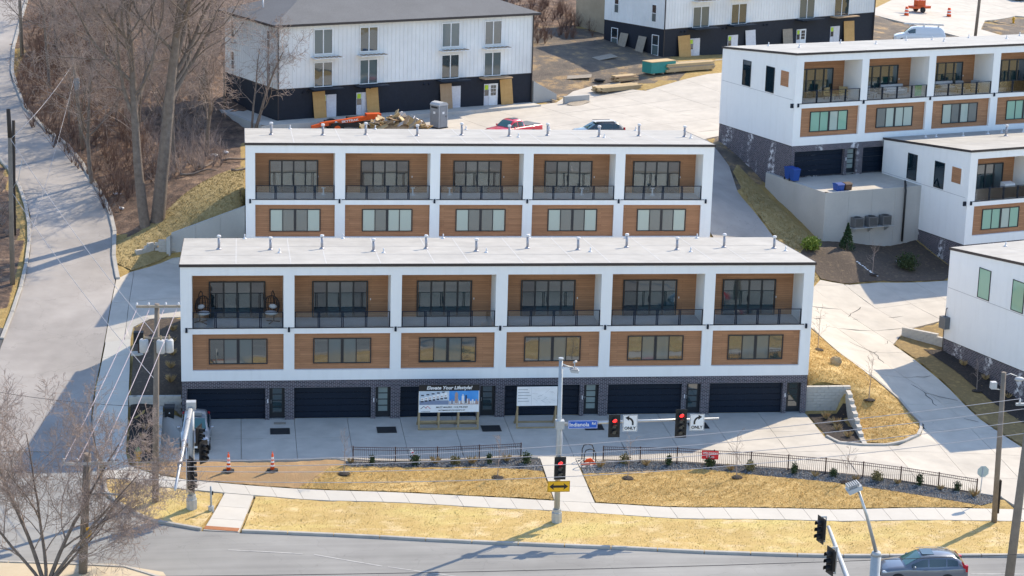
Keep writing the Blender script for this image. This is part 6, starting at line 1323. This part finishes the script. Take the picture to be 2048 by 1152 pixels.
def tree(label, base, hgt, r, seed, lean=(0, 0), maxlev=4, spec=None, stems=None, group='bare trees on the slope', name='bare_tree', **kw):
    sp = dict(SPEC); sp.update(spec or {}); sp.update(kw); root = thing(name, label, 'tree', base, 0, group); T = Tree(seed)
    for (lx, ly, h_, r_) in (stems or [(lean[0], lean[1], hgt, r)]): T.branch(Vector((lx*.1, ly*.1, -.2)), Vector((lx, ly, 1)), h_, r_, 0, maxlev, sp)
    b = MB()
    for pts, rs in T.thick: b.tube(pts, rs, 9 if rs[0] > .15 else 5, False)
    b.build('trunk', 'bark', root)
    if T.seg: prisms(T.seg, 'crown', 'twig', root)
    return root
def gb(x, y): return (x, y, h1(x, y))
tree('thick straight bare tree at the foot of the slope, right of its twin', gb(-2.54, 30.1), 21, .56, 21, (.13, .0), wig=[.035, .22, .28, .32, .35], up=[.0, .09, .06, .03, .02], n=[13, 8, 7, 6], t0=[.42, .2, .15, .15], taper=.7, len=[(.38, .6), (.4, .65), (.4, .6), (.4, .7)])
tree('slimmer bare tree at the foot of the slope, left of its thick twin', gb(-3.4, 29.6), 18, .42, 35, (-.13, .02), wig=[.035, .22, .28, .32, .35], up=[.0, .09, .06, .03, .02], n=[12, 8, 7, 6], t0=[.45, .2, .15, .15], taper=.7)
slope = [(-8, 40), (-5, 44), (-1.5, 41), (1.0, 45), (-11, 55), (-7, 56), (-3, 54), (-13.5, 66), (-9, 66), (-4.5, 68), (0, 64), (-14, 80), (-8, 82), (-2, 78), (2, 86), (-12, 96)]
rk = random.Random(8)
adj = ['slender', 'leaning', 'forked', 'tall', 'twiggy', 'thin', 'pale', 'crooked']
where = ['low on the wooded slope', 'behind the twin trunks', 'beside the twin trunks', 'below the white block wall', 'by the bend of the road', 'in the middle of the brush', 'left of the white block', 'higher along the road']
for i, (x, y) in enumerate(slope):
    h_ = rk.uniform(9, 15); tree('%s bare tree %s%s' % (adj[i % 8], where[i % 8], '' if i < 8 else ', farther up the hill'), gb(x, y), h_, rk.uniform(.11, .2), 100+i, (rk.uniform(-.12, .12), rk.uniform(-.1, .1)), n=[11, 7, 5, 4], t0=[.25, .2, .15, .2])
for i, (x, y, h_) in enumerate([(33, 104, 12), (38, 110, 13), (42, 118, 12), (27, 100, 11), (62, 128, 12), (84, 150, 13), (72, 140, 12)]):
    tree('%s bare tree on the hill behind the white blocks' % ['first', 'second', 'third', 'fourth', 'fifth', 'sixth', 'seventh'][i], gb(x, y), h_, .2, 300+i, (.05, 0), n=[8, 6, 5, 2], group='bare trees on the far hill')
tree('small bare tree in front of the left corner of the long white block', gb(4.7, 53.4), 9.5, .19, 61, stems=[(.36, -.1, 8.5, .17), (-.05, .1, 8.0, .13)], n=[6, 6, 5, 3], t0=[.3, .25, .2, .2], up=[.0, .06, .05, .02, .02])
tree('wide bare tree filling the lower left corner', (-6.4, -23.6, -1.1), 9, .26, 73, stems=[(-.25, .1, 8.6, .13), (.32, .05, 8.4, .13), (.05, .25, 8.2, .11), (.7, -.05, 8.0, .11), (-.6, 0, 7.6, .10), (.95, .1, 6.5, .09)], n=[9, 7, 6, 6], t0=[.22, .2, .15, .1], rmin=.008, up=[.01, .07, .06, .03, .02], group='bare trees by the street')
for i, (x, y, h_, lab) in enumerate([(9.74, -9.65, 2.6, 'staked sapling on the left grass bank near the soil strip'), (18.81, -10.48, 2.8, 'sapling on the left grass bank near the entry path'), (26.58, -10.95, 2.7, 'sapling on the right grass bank next to the entry path'), (33.15, -11.27, 2.9, 'sapling on the right grass bank below the red banner'), (39.56, -12.47, 2.5, 'sapling on the right grass bank behind the curved lamp arm'), (44.6, 0., 3.1, 'young tree in the middle of the grass island'), (42.62, 5.9, 3.0, 'young tree on the island close to the front row'), (52.1, 24.9, 2.6, 'bare young tree in the planting bed below the tall wall'), (53.2, 3.5, 2.4, 'bare young tree beside the nearest right row')]):
    o = tree(lab, gb(x, y), h_, .035, 500+i, (.0, 0), 2, spec=dict(step=[.3, .25, .2], wig=[.04, .2, .3], up=[.05, .12, .1], n=[9, 4], t0=[.35, .2], ang=[(35, 60), (30, 60)], len=[(.22, .36), (.3, .5)], rmin=.007), group='young trees', name='sapling')
    b = MB(); b.tube([(0, 0, .02), (0, 0, .07), (0, 0, .1)], [.42, .32, .05], 12).build('mulch_ring', 'mulch', o)
def brush_mass(name, poly, n, label, hmin, hmax, mat='brush', seed=1, k=13):
    r_ = np.random.default_rng(seed); A_ = np.array(poly); X = r_.uniform(A_[:, 0].min(), A_[:, 0].max(), n*4); Y = r_.uniform(A_[:, 1].min(), A_[:, 1].max(), n*4); m_ = inside(poly, X, Y); X, Y = X[m_][:n], Y[m_][:n]; Z = H(X, Y); seg = []
    for x, y, z in zip(X, Y, Z):
        hh = r_.uniform(hmin, hmax)
        for j in range(k):
            a = r_.uniform(0, 6.283); t_ = r_.uniform(.1, .8); d = np.array([math.cos(a)*t_, math.sin(a)*t_, 1.]); d /= np.linalg.norm(d); L = hh*r_.uniform(.5, 1); p0 = np.array([x, y, z]); p1_ = p0+d*L*.55; d2 = d+r_.uniform(-.35, .35, 3); p2_ = p1_+d2*L*.45
            seg.append((*p0, *p1_, .018, .012)); seg.append((*p1_, *p2_, .012, .006))
            for q in range(3):
                d3 = d+r_.uniform(-.8, .8, 3); p3 = p1_+(p2_-p1_)*r_.random(); seg.append((*p3, *(p3+d3*L*.25), .008, .005))
    return tag(prisms(seg, name, mat, None), label, 'brush', kind='stuff')
brush_mass('brush', [(-6.3, 32), (-8.5, 41), (-14, 54), (-16.5, 66), (-17, 95), (-8, 95), (-6.5, 66), (-4.5, 50), (-2.5, 38)], 480, 'tangled purple brown brush along the climbing road', 1.0, 2.8, seed=3, k=9)
brush_mass('brush', [(-3.5, 36), (-6, 50), (-7, 66), (-3, 95), (8, 95), (0, 64), (1.5, 50), (3, 40)], 420, 'thin undergrowth on the slope left of the white block', .6, 2.2, seed=5, mat='twig')
brush_mass('brush', [(28, 99), (44, 108), (60, 122), (100, 160), (70, 170), (20, 120)], 260, 'brown undergrowth on the hill behind the white blocks', .8, 2.2, seed=6)
brush_mass('brush', [(25, 84), (33, 86), (41, 93), (44, 101), (36, 112), (22, 104)], 240, 'dark brown undergrowth on the bank between the two white blocks', .7, 2.0, seed=9)
brush_mass('brush', [(-13, 16), (-13.2, 33), (-16, 44), (-24, 44), (-24, 16)], 90, 'scrub at the left picture edge', .5, 1.4, seed=7, mat='twig')
def leafy(name, rx, rz_, n, size, mat, seed, cone=False):
    r_ = np.random.default_rng(seed); V = []; F = []
    for i in range(n):
        if cone: t_ = r_.random()**.8; rad = rx*(1-t_)*r_.uniform(.5, 1); a = r_.uniform(0, 6.283); c = np.array([rad*math.cos(a), rad*math.sin(a), .05+rz_*t_])
        else:
            d = r_.normal(size=3); d /= np.linalg.norm(d); c = d*np.array([rx, rx, rz_/2])*r_.uniform(.3, 1.22)*(1+.15*math.sin(d[0]*7+d[1]*5+seed)); c[2] += rz_/2
        u = r_.normal(size=3); u /= np.linalg.norm(u); w = np.cross(u, r_.normal(size=3)); w /= np.linalg.norm(w); s = size*r_.uniform(.6, 1.3); b = len(V); V += [c-u*s, c+w*s*.5, c+u*s, c-w*s*.5]; F.append((b, b+1, b+2, b+3))
    me = bpy.data.meshes.new(name); me.from_pydata([tuple(v) for v in V], [], F); me.materials.append(M[mat]); return me
LM = [leafy('foliage', .22+.03*k, .75-.07*k, 330, .075, ['shrub_leaf', 'shrub_leaf', 'shrub_brown', 'shrub_leaf'][k], k) for k in range(4)]
stem = MB().tube([(0, 0, -.05), (0, 0, .35)], .03, 5); stem_me = None
SH = [(11.48, -8.5), (14.06, -8.5), (16.47, -8.55), (18.51, -8.6), (20.75, -8.8), (26.76, -8.85), (29.39, -9.4), (31.8, -9.8), (34.18, -10.4), (36.72, -11.1), (38.99, -11.7), (41.5, -12.4), (43.88, -13.1), (46.0, -13.8)]
for i, (x, y) in enumerate(SH):
    left = i < 5; o = thing('shrub', 'small dark evergreen shrub behind the %s fence bed, %s from the left' % ('left' if left else 'right', ORD[i if left else i-5]), 'shrub', gb(x, y), i*1.3, 'shrubs in the gravel beds'); s = .8+.35*((i*37) % 10)/10; o.scale = (s, s, s)
    link('foliage', LM[(i*5+i//3) % 4], o)
    if stem_me is None: stem_me = stem.build('stem', 'bark', o).data
    else: link('stem', stem_me, o)
def tuft(seed, n, h_, spread):
    r_ = np.random.default_rng(seed); V = []; F = []
    for i in range(n):
        a = r_.uniform(0, 6.283); l_ = h_*r_.uniform(.5, 1); s = spread*r_.uniform(.2, 1); b = len(V); ca, sa = math.cos(a), math.sin(a); w = .012
        V += [(-sa*w+ca*.05, ca*w+sa*.05, 0), (sa*w+ca*.05, -ca*w+sa*.05, 0), (ca*s*.6, sa*s*.6, l_*.7), (ca*s, sa*s, l_)]; F += [(b, b+1, b+2), (b, b+2, b+3)]
    me = bpy.data.meshes.new('blades'); me.from_pydata(V, [], F); me.materials.append(M['straw']); return me
TM = [tuft(k, 90, .5, .4) for k in (4, 5)]
TG = [('beside the left fence', [(10.2, -8.3), (15.3, -8.3), (17.5, -8.5), (19.6, -8.4)]), ('beside the right fence', [(25.2, -9.3), (28, -9.3), (33, -10.3), (37.9, -11.6), (40.2, -12.3), (42.6, -12.9), (45.0, -13.7), (46.8, -14.6)]), ('on the bank left of the front row', [(-.75, 2.6), (-.8, 4.3), (-.75, 6.0), (-.8, 7.8), (-.8, 9.6)]), ('in the corner bed beside the silver car', [(-2.2, -1.2), (-2.3, -2.8), (-2.1, -4.3), (-1.9, -5.6)]), ('in the bed inside the stepped block wall', [(41.4, -1.2), (41.7, -2.4), (41.5, -3.6), (41.8, -5.0)]), ('along the nearest right row', [(53.6, 7.5), (54.4, 5.2), (55.1, 2.6), (56.2, -.5)])]
k = 0
for wh, L_ in TG:
    for j, (x, y) in enumerate(L_):
        o = thing('grass_clump', 'straw coloured grass clump %s, %s of its row' % (wh, ORD[j]), 'grass clump', gb(x, y), k, 'ornamental grass clumps'); s = .7+.5*((k*29) % 10)/10; o.scale = (s, s, s); link('blades', TM[k % 2], o); k += 1
for i, (x, y, rx, hz, mat, cone, lab) in enumerate([(47.9, 27.7, .65, 1.0, 'shrub_yellow', False, 'yellow green bush left of the tall concrete wall'), (51.0, 28.5, .75, 2.1, 'evergreen', True, 'cone shaped dark green spruce below the air conditioners'), (55.7, 27.4, .8, 1.3, 'shrub_leaf', False, 'round green bush against the middle right row')]):
    o = thing('evergreen_bush', lab, 'bush', gb(x, y)); link('foliage', leafy('foliage', rx, hz, 1500, .09, mat, 40+i, cone), o); MB().tube([(0, 0, -.1), (0, 0, hz*.6)], [.05, .02], 6).build('stem', 'bark', o)
# fallen boughs on the slope
for i, (x, y, a, L_) in enumerate([(2.2, 42, .5, 4), (.5, 39, 1.1, 3), (-1, 37.5, .2, 3.2), (3.0, 37.5, .25, 3)]):
    P = [(x+math.cos(a)*L_*t_, y+math.sin(a)*L_*t_, h1(x+math.cos(a)*L_*t_, y+math.sin(a)*L_*t_)+.18+.1*math.sin(t_*9+i)) for t_ in np.linspace(0, 1, 7)]
    tag(MB().tube(P, [.11, .1, .09, .08, .06, .05, .03], 6).build('fallen_bough', 'bark'), 'fallen bare bough on the slope, %s from the middle row' % ORD[i], 'bough', 'fallen boughs')
